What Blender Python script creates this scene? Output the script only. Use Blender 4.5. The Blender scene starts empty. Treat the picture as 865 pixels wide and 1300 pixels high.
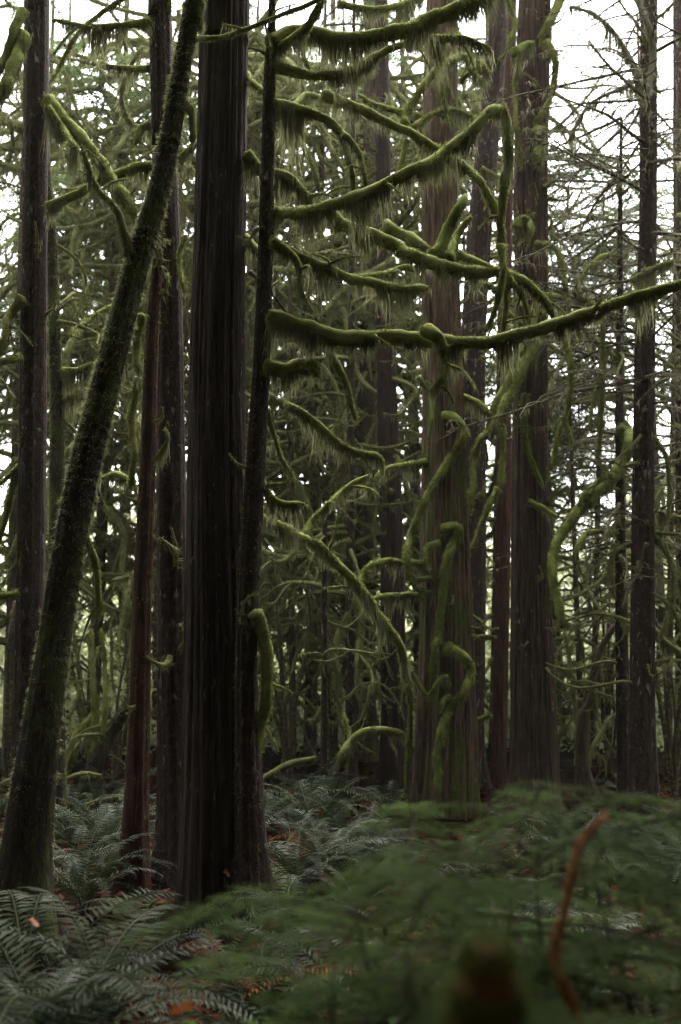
import bpy, math, random
import numpy as np
from mathutils import Vector, Matrix

# ------------------------------------------------------------------ scene, camera, light
sc = bpy.context.scene
COL = sc.collection
rng = np.random.default_rng(11)
random.seed(11)
FPX = 1300 * 40 / 36.0                 # focal length in photograph pixels (865 x 1300)
CAMZ = 1.5
PITCH = math.atan(150 / FPX)

cam_d = bpy.data.cameras.new('camera')
cam_d.sensor_fit = 'VERTICAL'; cam_d.sensor_height = 36; cam_d.lens = 40
cam_d.clip_start = 0.05; cam_d.clip_end = 1000
cam_d.dof.use_dof = True; cam_d.dof.focus_distance = 7.0; cam_d.dof.aperture_fstop = 2.0
cam = bpy.data.objects.new('camera', cam_d); COL.objects.link(cam)
cam.location = (0, 0, CAMZ); cam.rotation_euler = (math.pi / 2 + PITCH, 0, 0)
sc.camera = cam

SUN_EL, SUN_AZ = 64.0, 14.0            # the sky is brightest beyond the stand, a little to the right
w = bpy.data.worlds.new('World'); sc.world = w; w.use_nodes = True
nt = w.node_tree; nt.nodes.clear()
sky = nt.nodes.new('ShaderNodeTexSky'); sky.sky_type = 'NISHITA'; sky.sun_disc = False
sky.sun_elevation = math.radians(SUN_EL); sky.sun_rotation = math.radians(SUN_AZ)
sky.air_density = 1.0; sky.dust_density = 4.0; sky.ozone_density = 1.0
hs = nt.nodes.new('ShaderNodeHueSaturation'); hs.inputs['Saturation'].default_value = 0.05   # overcast
bg = nt.nodes.new('ShaderNodeBackground'); bg.inputs['Strength'].default_value = 0.15
out = nt.nodes.new('ShaderNodeOutputWorld')
nt.links.new(sky.outputs[0], hs.inputs['Color']); nt.links.new(hs.outputs[0], bg.inputs[0]); nt.links.new(bg.outputs[0], out.inputs[0])

sun_d = bpy.data.lights.new('sun', 'SUN'); sun_d.energy = 1.5; sun_d.angle = math.radians(25); sun_d.color = (1, .94, .84)
sun = bpy.data.objects.new('sun', sun_d); COL.objects.link(sun); sun.location = (0, 0, 60)
el, az = math.radians(SUN_EL), math.radians(SUN_AZ)
to_sun = Vector((math.sin(az) * math.cos(el), math.cos(az) * math.cos(el), math.sin(el)))
sun.rotation_euler = to_sun.to_track_quat('Z', 'Y').to_euler()

sc.view_settings.view_transform = 'Standard'; sc.view_settings.look = 'None'
sc.view_settings.exposure = 3.25; sc.view_settings.gamma = 1.0
sc.render.engine = 'CYCLES'
cy = sc.cycles
cy.max_bounces = 5; cy.diffuse_bounces = 3; cy.glossy_bounces = 2; cy.transmission_bounces = 3
cy.transparent_max_bounces = 6; cy.volume_bounces = 0; cy.use_denoising = True; cy.filter_width = 1.3
cy.sample_clamp_indirect = 1.5; cy.sample_clamp_direct = 0.9; cy.caustics_reflective = False; cy.caustics_refractive = False

# ------------------------------------------------------------------ materials
def new_mat(name):
    m = bpy.data.materials.new(name); m.use_nodes = True
    n = m.node_tree; n.nodes.clear()
    return m, n

def N(n, t, **kw):
    x = n.nodes.new(t)
    for k, v in kw.items():
        setattr(x, k, v)
    return x

def coords(n, scale):
    tc = N(n, 'ShaderNodeTexCoord'); mp = N(n, 'ShaderNodeMapping')
    mp.inputs['Scale'].default_value = scale
    n.links.new(tc.outputs['Object'], mp.inputs[0])
    return mp.outputs[0]

def noise(n, vec, scale, detail=4, rough=.6):
    t = N(n, 'ShaderNodeTexNoise'); t.inputs['Scale'].default_value = scale
    t.inputs['Detail'].default_value = detail; t.inputs['Roughness'].default_value = rough
    n.links.new(vec, t.inputs['Vector'])
    return t.outputs['Fac']

def ramp(n, fac, stops):
    r = N(n, 'ShaderNodeValToRGB'); e = r.color_ramp.elements
    while len(e) < len(stops):
        e.new(.5)
    for el_, (p, c) in zip(e, stops):
        el_.position = p; el_.color = (*c, 1)
    n.links.new(fac, r.inputs[0])
    return r.outputs[0]

def mixc(n, fac, a, b, mode='MIX'):
    m = N(n, 'ShaderNodeMix', data_type='RGBA', blend_type=mode)
    if isinstance(fac, float): m.inputs[0].default_value = fac
    else: n.links.new(fac, m.inputs[0])
    for s, x in ((6, a), (7, b)):
        if isinstance(x, tuple): m.inputs[s].default_value = (*x, 1)
        else: n.links.new(x, m.inputs[s])
    return m.outputs[2]

def finish(n, col, rough=.9, spec=.2, bump=None, bump_s=.3, bump_d=.01, trans=0., tcol=None):
    b = N(n, 'ShaderNodeBsdfPrincipled')
    b.inputs['Roughness'].default_value = rough; b.inputs['Specular IOR Level'].default_value = spec
    n.links.new(col, b.inputs['Base Color'])
    if bump is not None:
        bp = N(n, 'ShaderNodeBump'); bp.inputs['Strength'].default_value = bump_s; bp.inputs['Distance'].default_value = bump_d
        n.links.new(bump, bp.inputs['Height']); n.links.new(bp.outputs[0], b.inputs['Normal'])
    o = N(n, 'ShaderNodeOutputMaterial'); sh = b.outputs[0]
    if trans > 0:
        t = N(n, 'ShaderNodeBsdfTranslucent'); n.links.new(tcol or col, t.inputs[0])
        mx = N(n, 'ShaderNodeMixShader'); mx.inputs[0].default_value = trans
        n.links.new(sh, mx.inputs[1]); n.links.new(t.outputs[0], mx.inputs[2]); sh = mx.outputs[0]
    n.links.new(sh, o.inputs[0])

def bark_mat(name, dark, light, fleck, moss_amt, stretch=.13, fleck_amt=.66):
    m, n = new_mat(name)
    v = coords(n, (1, 1, stretch)); v1 = coords(n, (1, 1, 1)); vf = coords(n, (1, 1, .35))
    a = noise(n, v, 34, 6, .65); b = noise(n, v, 90, 3)
    c = ramp(n, a, [(.33, dark), (.68, light)])
    f = ramp(n, noise(n, vf, 30, 2), [(fleck_amt, (0, 0, 0)), (fleck_amt + .05, (1, 1, 1))])
    f2 = ramp(n, noise(n, v1, 3, 3), [(.42, (0, 0, 0)), (.62, (1, 1, 1))])
    ff = mixc(n, 1.0, f, f2, 'MULTIPLY')
    c = mixc(n, ff, c, fleck)
    if moss_amt > 0:
        mm = ramp(n, noise(n, coords(n, (1, 1, .4)), 5, 6, .7), [(.74 - moss_amt * .5, (0, 0, 0)), (.86 - moss_amt * .5, (1, 1, 1))])
        mc = ramp(n, noise(n, v1, 60, 3), [(.3, (.035, .05, .012)), (.7, (.085, .105, .03))])
        c = mixc(n, mm, c, mc)
    h = N(n, 'ShaderNodeMath', operation='ADD'); n.links.new(a, h.inputs[0]); n.links.new(b, h.inputs[1])
    finish(n, c, .92, .12, h.outputs[0], 1.0, .02)
    return m

def moss_mat(name, a, b, c, trans=.2, scale=9):
    m, n = new_mat(name)
    v = coords(n, (1, 1, 1))
    k = noise(n, v, scale, 5, .7)
    f = noise(n, v, 130, 3)
    col = ramp(n, k, [(.3, a), (.52, b), (.74, c)])
    col2 = mixc(n, .5, col, ramp(n, f, [(.3, (.35, .35, .35)), (.7, (1, 1, 1))]), 'MULTIPLY')
    finish(n, col2, 1.0, .05, f, .8, .01, trans)
    return m

def leaf_mat(name, a, b, rough=.5, spec=.4, trans=.3, scale=3, tboost=None):
    m, n = new_mat(name)
    v = coords(n, (1, 1, 1))
    g = N(n, 'ShaderNodeObjectInfo')
    k = noise(n, v, scale, 4, .7)
    ad = N(n, 'ShaderNodeMath', operation='ADD'); n.links.new(k, ad.inputs[0])
    mu = N(n, 'ShaderNodeMath', operation='MULTIPLY_ADD'); n.links.new(g.outputs['Random'], mu.inputs[0]); mu.inputs[1].default_value = .4; mu.inputs[2].default_value = -.2
    n.links.new(mu.outputs[0], ad.inputs[1])
    col = ramp(n, ad.outputs[0], [(.25, a), (.75, b)])
    tc = mixc(n, 1.0, col, tboost, 'MULTIPLY') if tboost else None
    finish(n, col, rough, spec, None, trans=trans, tcol=tc)
    return m

M = {}
M['cedar'] = bark_mat('cedar_bark', (.018, .012, .011), (.046, .029, .027), (.17, .14, .13), 0.08)
M['cedar_mossy'] = bark_mat('mossy_cedar_bark', (.032, .022, .018), (.140, .092, .072), (.22, .19, .14), .48)
M['cedar_grey'] = bark_mat('weathered_cedar_bark', (.022, .015, .013), (.088, .056, .046), (.20, .17, .14), .34)
M['smooth'] = bark_mat('hemlock_bark', (.019, .013, .011), (.050, .032, .028), (.20, .17, .15), .12, .5, .62)
M['red'] = bark_mat('red_bark', (.028, .014, .012), (.080, .038, .028), (.14, .10, .07), .14, .2)
M['leaner'] = bark_mat('mossy_bark', (.016, .012, .010), (.038, .028, .020), (.1, .11, .05), .50, .3, .75)
M['far_bark'] = bark_mat('far_bark', (.030, .022, .017), (.080, .058, .042), (.18, .17, .12), .40, .3)
M['moss'] = moss_mat('moss', (.100, .108, .034), (.185, .205, .066), (.260, .285, .105), .22)
M['moss_bright'] = moss_mat('bright_moss', (.095, .110, .032), (.165, .194, .056), (.235, .268, .092), .22)
M['moss_back'] = moss_mat('back_moss', (.100, .104, .044), (.170, .178, .074), (.240, .248, .115), .22)  # slightly greyer olive moss, mostly for the rear limbs
M['strand'] = moss_mat('hanging_moss', (.140, .138, .070), (.205, .208, .108), (.270, .270, .150), .5, 4)
M['lichen'] = moss_mat('lichen', (.15, .14, .09), (.24, .22, .16), (.33, .31, .23), .4, 5)
M['fern'] = leaf_mat('fern_leaf', (.008, .014, .006), (.030, .038, .017), .55, .16, .2)
M['fern_dead'] = leaf_mat('dead_fern_leaf', (.075, .026, .010), (.15, .058, .016), .8, .2, .25)
M['hemlock'] = leaf_mat('hemlock_needles', (.020, .043, .009), (.064, .100, .023), .8, .04, .3)
M['needles_far'] = leaf_mat('far_needles', (.045, .070, .030), (.090, .120, .050), .6, .3, .35)
M['leaf_far'] = leaf_mat('hazed_far_leaves', (.24, .29, .15), (.42, .43, .25), .7, .15, .6, .25)  # haze and backlit glare are put into this pale leaf colour
M['canopy'] = leaf_mat('crown_needles', (.025, .045, .02), (.05, .08, .03), .6, .3, .15)
M['litter'] = leaf_mat('litter_leaf', (.016, .006, .004), (.055, .016, .008), .9, .05, .1, 9)
M['twig'] = bark_mat('twig_bark', (.040, .034, .022), (.10, .085, .052), (.2, .2, .14), .4, .4)
M['orange'] = bark_mat('orange_dead_wood', (.18, .045, .020), (.36, .110, .040), (.3, .15, .08), 0, .4)
M['rot'] = bark_mat('rotten_wood', (.07, .030, .016), (.20, .080, .032), (.2, .08, .04), .35, .3)

gm, gn = new_mat('forest_floor')
gv = coords(gn, (1, 1, 1))
gc = ramp(gn, noise(gn, gv, 5, 8, .75), [(.3, (.005, .0035, .003)), (.55, (.011, .007, .005)), (.75, (.022, .012, .008))])
gk = ramp(gn, noise(gn, gv, 1.3, 5, .7), [(.52, (0, 0, 0)), (.64, (1, 1, 1))])
gc = mixc(gn, gk, gc, ramp(gn, noise(gn, gv, 40, 3), [(.3, (.016, .022, .007)), (.7, (.04, .052, .016))]))
finish(gn, gc, 1.0, 0.0, noise(gn, gv, 45, 5), 1.0, .03)
M['ground'] = gm

# ------------------------------------------------------------------ helpers
def vnoise(p, seed=0):
    """smooth value noise in 3-D, -1..1"""
    p = np.asarray(p, float); i = np.floor(p).astype(np.int64); f = p - i
    f = f * f * (3 - 2 * f)
    def h(a, b, c):
        n = (a * 374761393 + b * 668265263 + c * 1274126177 + seed * 974711) & 0xFFFFFFFF
        n = ((n ^ (n >> 13)) * 1103515245) & 0xFFFFFFFF
        n = ((n ^ (n >> 16)) * 2654435761) & 0xFFFFFFFF
        return ((n ^ (n >> 15)) & 0xFFFF) / 32767.5 - 1
    x, y, z = i[:, 0], i[:, 1], i[:, 2]; r = 0
    for dx in (0, 1):
        for dy in (0, 1):
            for dz in (0, 1):
                wt = (f[:, 0] if dx else 1 - f[:, 0]) * (f[:, 1] if dy else 1 - f[:, 1]) * (f[:, 2] if dz else 1 - f[:, 2])
                r = r + wt * h(x + dx, y + dy, z + dz)
    return r

CAM = np.array([0, 0, CAMZ])
FWD = np.array([0, math.cos(PITCH), math.sin(PITCH)]); UPV = np.array([0, -math.sin(PITCH), math.cos(PITCH)])
def P(u, v, D):
    """the point at distance y = D seen at photograph pixel (u, v)"""
    d = FWD + (u - 432.5) / FPX * np.array([1., 0, 0]) - (v - 650) / FPX * UPV
    return CAM + d * (D / d[1])
def Wd(px, D): return px * D / FPX

def g(x, y):
    x = np.asarray(x, float); y = np.asarray(y, float)
    q = np.stack([x.ravel() * .55, y.ravel() * .55, np.zeros(x.size)], 1)
    q2 = q * 3.3 + 7.7
    z = .07 * vnoise(q, 3) + .035 * vnoise(q2, 4)
    return z.reshape(x.shape)

class MB:
    """collects triangles and quads and links them as one mesh object"""
    def __init__(s): s.v = []; s.t = []; s.q = []; s.n = 0; s.tm = []; s.qm = []
    def add(s, v, t=None, q=None, mi=0):
        v = np.asarray(v, float).reshape(-1, 3)
        if t is not None and len(t): s.t.append(np.asarray(t, np.int64) + s.n); s.tm.append(np.full(len(t), mi))
        if q is not None and len(q): s.q.append(np.asarray(q, np.int64) + s.n); s.qm.append(np.full(len(q), mi))
        s.v.append(v); s.n += len(v)
    def mesh(s, name, mats, origin=(0, 0, 0), smooth=True):
        me = bpy.data.meshes.new(name)
        v = np.concatenate(s.v) - np.asarray(origin)
        t = np.concatenate(s.t) if s.t else np.zeros((0, 3), np.int64)
        q = np.concatenate(s.q) if s.q else np.zeros((0, 4), np.int64)
        me.vertices.add(len(v)); me.vertices.foreach_set('co', v.ravel().astype(np.float32))
        me.loops.add(t.size + q.size); me.loops.foreach_set('vertex_index', np.concatenate([t.ravel(), q.ravel()]).astype(np.int32))
        nf = len(t) + len(q)
        me.polygons.add(nf)
        st = np.concatenate([np.arange(len(t)) * 3, t.size + np.arange(len(q)) * 4]).astype(np.int32)
        me.polygons.foreach_set('loop_start', st)
        me.polygons.foreach_set('material_index', np.concatenate(s.tm + s.qm).astype(np.int32) if nf else np.zeros(0, np.int32))
        me.polygons.foreach_set('use_smooth', np.full(nf, smooth))
        for m in (mats if isinstance(mats, (list, tuple)) else [mats]): me.materials.append(m)
        me.update(calc_edges=True)
        return me

def link(name, me, parent=None, loc=(0, 0, 0), rot=None, scale=None, kind=None):
    o = bpy.data.objects.new(name, me); COL.objects.link(o)
    o.location = loc
    if rot is not None: o.rotation_euler = rot
    if scale is not None: o.scale = scale if hasattr(scale, '__len__') else (scale,) * 3
    if parent is not None: o.parent = parent
    if kind: o['kind'] = kind
    return o

def thing(name, loc, label, cat, group=None, rz=0):
    o = link(name, None, None, tuple(loc), (0, 0, rz))
    o['label'] = label; o['category'] = cat
    if group: o['group'] = group
    return o

def spline(pts, step):
    """Catmull-Rom through rows of numbers (x, y, z, radius), evenly spaced"""
    p = np.asarray(pts, float)
    if len(p) == 2: p = np.stack([p[0], (p[0] + p[1]) / 2, p[1]])
    e = np.concatenate([[2 * p[0] - p[1]], p, [2 * p[-1] - p[-2]]])
    o = []
    for i in range(1, len(e) - 2):
        t = np.linspace(0, 1, 12, endpoint=False)[:, None]
        a, b, c, d = e[i - 1], e[i], e[i + 1], e[i + 2]
        o.append(.5 * (2 * b + (c - a) * t + (2 * a - 5 * b + 4 * c - d) * t ** 2 + (3 * b - a - 3 * c + d) * t ** 3))
    o = np.concatenate(o + [p[-1:]])
    s = np.concatenate([[0], np.cumsum(np.linalg.norm(np.diff(o[:, :3], axis=0), axis=1))])
    n = max(4, int(s[-1] / step) + 1)
    si = np.linspace(0, s[-1], n)
    return np.stack([np.interp(si, s, o[:, k]) for k in range(o.shape[1])], 1), s[-1]

def frames(c):
    t = np.gradient(c, axis=0); t /= np.linalg.norm(t, axis=1)[:, None] + 1e-9
    u = np.zeros_like(c); a = np.array([0, 0, 1.]) if abs(t[0, 2]) < .8 else np.array([1., 0, 0])
    x = a - t[0] * a.dot(t[0]); u[0] = x / np.linalg.norm(x)
    for i in range(1, len(c)):
        x = u[i - 1] - t[i] * u[i - 1].dot(t[i]); u[i] = x / (np.linalg.norm(x) + 1e-9)
    return t, u, np.cross(t, u)

def tube(mb, c, r, nseg, disp=None, cap=True, mi=0):
    """a closed tube along c (n,3) with radius r (n,) or (n,nseg)"""
    t, u, w_ = frames(c); n = len(c)
    a = np.arange(nseg) * 2 * math.pi / nseg
    d = u[:, None, :] * np.cos(a)[None, :, None] + w_[:, None, :] * np.sin(a)[None, :, None]
    R = np.broadcast_to(r[:, None] if r.ndim == 1 else r, (n, nseg)).copy()
    pos = c[:, None, :] + d * R[..., None]
    if disp is not None:
        k = disp(pos.reshape(-1, 3)).reshape(n, nseg)
        R = R * (1 + k); pos = c[:, None, :] + d * R[..., None]
    i = np.arange(n - 1)[:, None] * nseg; j = np.arange(nseg)[None, :]; jn = (j + 1) % nseg
    q = np.stack([i + j, i + jn, i + nseg + jn, i + nseg + j], -1).reshape(-1, 4)
    v = pos.reshape(-1, 3); tr = None
    if cap:
        e0, e1 = c[0] - t[0] * r.reshape(n, -1)[0].mean() * .5, c[-1] + t[-1] * r.reshape(n, -1)[-1].mean() * .7
        v = np.concatenate([v, [e0, e1]]); m0 = n * nseg; jj = np.arange(nseg); jk = (jj + 1) % nseg
        tr = np.concatenate([np.stack([np.full(nseg, m0), jk, jj], 1), np.stack([np.full(nseg, m0 + 1), (n - 1) * nseg + jj, (n - 1) * nseg + jk], 1)])
    mb.add(v, tr, q, mi)
    return t, u, w_

def fuzz(mb, c, r, count, ln, wd, mi=0, grav=.35, lo=0, up=.0):
    """short moss blades standing off a tube's surface"""
    if count < 1: return
    t, u, w_ = frames(c); n = len(c)
    k = rng.integers(lo, n, count); a = rng.uniform(0, 2 * math.pi, count)
    d = u[k] * np.cos(a)[:, None] + w_[k] * np.sin(a)[:, None]
    b = c[k] + d * (r[k] * .9)[:, None] + t[k] * rng.normal(0, .01, count)[:, None]
    dr = d * .9 + rng.normal(0, .45, (count, 3)) + np.array([0, 0, up - grav])
    dr /= np.linalg.norm(dr, axis=1)[:, None]
    L = ln * rng.uniform(.4, 1.3, count) * np.clip(.8 + .8 * vnoise(b * 16, 5) + .4 * vnoise(b * 45, 6), .2, 2)
    s = np.cross(dr, rng.normal(0, 1, (count, 3))); s /= np.linalg.norm(s, axis=1)[:, None] + 1e-9
    W_ = wd * rng.uniform(.6, 1.3, count)
    v = np.stack([b - s * W_[:, None] / 2, b + s * W_[:, None] / 2, b + dr * L[:, None] + [0, 0, -1] * (L * .25)[:, None]], 1)
    mb.add(v.reshape(-1, 3), np.arange(count * 3).reshape(-1, 3), None, mi)

def strands(mb, c, r, count, ln, wd, mi=0, seed=1, freq=9.):
    """moss hanging in a fringe from the underside of a branch"""
    if count < 1: return
    t, u, w_ = frames(c); n = len(c)
    k = rng.integers(0, n, count)
    off = rng.uniform(-.95, .95, count)
    side = np.cross(t[k], [0, 0, 1.]); sl = np.linalg.norm(side, axis=1)[:, None]
    side = np.where(sl > .15, side / (sl + 1e-6), rng.normal(0, 1, (count, 3)) * .6)
    b = c[k] + side * (r[k] * off)[:, None] + np.array([0, 0, -1]) * (r[k] * np.sqrt(1 - off ** 2) * .75)[:, None]
    b = b + t[k] * rng.normal(0, .012, count)[:, None]
    cl = np.clip(.42 + 1.0 * vnoise(b * freq, seed) + .6 * vnoise(b * freq * 2.9, seed + 1), .04, 1.7)
    L = ln * cl * rng.uniform(.35, 1.1, count) * np.clip(sl[:, 0] * 1.3, .35, 1)
    az_ = rng.uniform(0, math.pi, count); s = np.stack([np.cos(az_), np.sin(az_), 0 * az_], 1)
    W_ = wd * rng.uniform(.5, 1.3, count)
    dr = rng.normal(0, .12, (count, 3)) + .24 * np.stack([vnoise(b * freq * 2.2, seed + 7), vnoise(b * freq * 2.2, seed + 8), 0 * L], 1); dr[:, 2] = 0
    p1 = b + np.array([0, 0, -.45]) * L[:, None] + dr * (L * .4)[:, None]
    p2 = b + np.array([0, 0, -1.]) * L[:, None] + dr * (L * .9)[:, None] + rng.normal(0, .03, (count, 3)) * L[:, None]
    v = np.stack([b - s * W_[:, None] / 2, b + s * W_[:, None] / 2, p1 + s * (W_ * .38)[:, None], p1 - s * (W_ * .38)[:, None], p2], 1)
    i = np.arange(count)[:, None] * 5
    mb.add(v.reshape(-1, 3), i + np.array([3, 2, 4]), i + np.array([0, 1, 2, 3]), mi)

def lump(amp, f, seed=0):
    return lambda p: amp * vnoise(p * f, seed) + amp * .55 * vnoise(p * f * 2.7, seed + 1)

# ------------------------------------------------------------------ ground
def axis(a, b, fine, far):
    m = np.arange(a, b, fine)
    k = np.geomspace(fine, far, 34)
    lo = a - np.cumsum(k)[::-1]; hi = m[-1] + np.cumsum(k)
    return np.concatenate([lo, m, hi])
gx, gy = axis(-7, 7, .14, 45), axis(-2, 16, .14, 45)
X, Y = np.meshgrid(gx, gy); Z = g(X, Y)
mb = MB(); ny, nx = X.shape
i = np.arange(ny - 1)[:, None] * nx + np.arange(nx - 1)[None, :]
mb.add(np.stack([X, Y, Z], -1).reshape(-1, 3), None, np.stack([i, i + 1, i + nx + 1, i + nx], -1).reshape(-1, 4))
link('ground', mb.mesh('ground', M['ground']), kind='structure')

# ------------------------------------------------------------------ crowns (above the frame) and the woods around
def diamonds(mb, c, size, flat=.5, mi=0, ax=None, ratio=.38):
    n = len(c)
    a = rng.normal(0, 1, (n, 3)) if ax is None else ax + rng.normal(0, .35, (n, 3))
    a[:, 2] *= flat; a /= np.linalg.norm(a, axis=1)[:, None] + 1e-9
    s = np.cross(a, rng.normal(0, .5, (n, 3)) + [0, 0, 1.]); s /= np.linalg.norm(s, axis=1)[:, None] + 1e-9
    L = (size * rng.uniform(.5, 1.4, n))[:, None]
    v = np.stack([c - a * L / 2, c + s * L * ratio / 2, c + a * L / 2 - [0, 0, .1] * L, c - s * L * ratio / 2], 1)
    mb.add(v.reshape(-1, 3), None, np.arange(n * 4).reshape(-1, 4), mi)

def crown_mesh(seed, R, H, n=5200):
    r_ = np.random.default_rng(seed); mb = MB()
    th, rad, hh = [], [], []
    nl = 46
    for k in range(nl):                                   # limbs of sprays, uneven, with gaps between
        z = r_.uniform(0, 1); a = r_.uniform(0, 6.283); L = R * (1 - .55 * z) * r_.uniform(.6, 1.1)
        m = n // nl
        s = r_.uniform(.1, 1, m) ** .7
        c = np.stack([np.cos(a) * s * L, np.sin(a) * s * L, z * H - .12 * L * s ** 2], 1)
        c += r_.normal(0, 1, (m, 3)) * np.array([.35, .35, .12]) * (.4 + s[:, None] * .8)
        diamonds(mb, c, .42, .3, 0)
    return mb.mesh('crown', M['canopy'], smooth=False)
CROWNS = [crown_mesh(1, 3.6, 5.0), crown_mesh(2, 3.0, 6.0), crown_mesh(3, 2.4, 5.0, 3600)]

mb = MB()                                                # far wood ahead; unseen sides and rear closed in to block skylight
cs = []
for k in range(520):
    a = rng.uniform(0, 6.283); ca = math.cos(a)         # a = 0 is straight ahead
    front = ca > .87
    if front: R_ = rng.uniform(20, 34); hmax = rng.uniform(1.2, 4.2) * (R_ / 25); n_ = 200
    elif ca > .3: R_ = rng.uniform(13, 24); hmax = rng.uniform(7, 15); n_ = 150
    else: R_ = rng.uniform(7, 16); hmax = rng.uniform(6, 15); n_ = 150
    x, y = math.sin(a) * R_, math.cos(a) * R_
    zc = rng.uniform(.1, 1) * hmax; sz = rng.uniform(.7, 1.6) * (1 if front else 1.6)
    c = rng.normal(0, 1, (n_, 3)) * np.array([sz, sz, sz * .7]) * .6 + [x, y, zc]
    c[:, 2] = np.abs(c[:, 2])
    diamonds(mb, c, .17 if front else .6, .6, 0, ratio=.5)
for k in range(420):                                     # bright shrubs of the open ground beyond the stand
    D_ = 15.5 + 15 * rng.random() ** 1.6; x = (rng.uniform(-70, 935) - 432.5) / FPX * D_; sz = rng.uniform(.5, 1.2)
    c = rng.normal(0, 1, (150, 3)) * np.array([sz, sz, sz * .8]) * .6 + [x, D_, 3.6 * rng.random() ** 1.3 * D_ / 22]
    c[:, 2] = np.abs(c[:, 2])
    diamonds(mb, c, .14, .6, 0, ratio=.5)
for k in range(170):                                     # low growth at the edge of the open ground
    D_ = rng.uniform(13.6, 17.5); x = (rng.uniform(-70, 935) - 432.5) / FPX * D_; sz = rng.uniform(.3, .7)
    c = rng.normal(0, 1, (110, 3)) * np.array([sz, sz, sz * .8]) * .55 + [x, D_, .1 + 1.3 * rng.random() ** 1.8]
    c[:, 2] = np.abs(c[:, 2])
    diamonds(mb, c, .10, .6, 0, ratio=.5)
for k in range(56):                                      # taller trees of the far wood, thinning out towards their tops
    u = rng.uniform(-80, 945); D_ = rng.uniform(30, 46); x = (u - 432.5) / FPX * D_
    gap = 690 < u < 810
    hm = rng.uniform(4.5, 8) if gap else rng.uniform(8, 19)
    n_ = 420; f = rng.uniform(0, 1, n_) ** 1.35; lev = np.round(f * 14) / 14 + rng.normal(0, .012, n_)
    R2 = (1 - f) * rng.uniform(1.4, 2.6) + .2; th = rng.integers(0, 7, n_) * .9 + lev * 23 + rng.normal(0, .25, n_)
    rd = R2 * rng.uniform(.1, 1, n_)
    c = np.stack([x + np.cos(th) * rd, D_ + np.sin(th) * rd, .3 + lev * hm - rd * .25], 1)
    c[:, 2] = np.maximum(c[:, 2], .05)
    diamonds(mb, c, .26, .5, 0, ratio=.4)
for k in range(420):                                     # unseen boughs added overhead to shade the foreground
    x, y, z = rng.uniform(-10, 10), rng.uniform(-9, 5.4), rng.uniform(6.0, 10)
    c = rng.normal(0, 1, (60, 3)) * np.array([.9, .9, .3]) + [x, y, z]
    c[:, 1] = np.minimum(c[:, 1], 6.2)
    diamonds(mb, c, .6, .3, 0, ratio=.5)
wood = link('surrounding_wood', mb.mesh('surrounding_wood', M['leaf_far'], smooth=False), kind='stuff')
wood['label'] = 'pale green far wood seen between the trunks, with unseen wood added for shade'; wood['category'] = 'wood'

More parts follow.
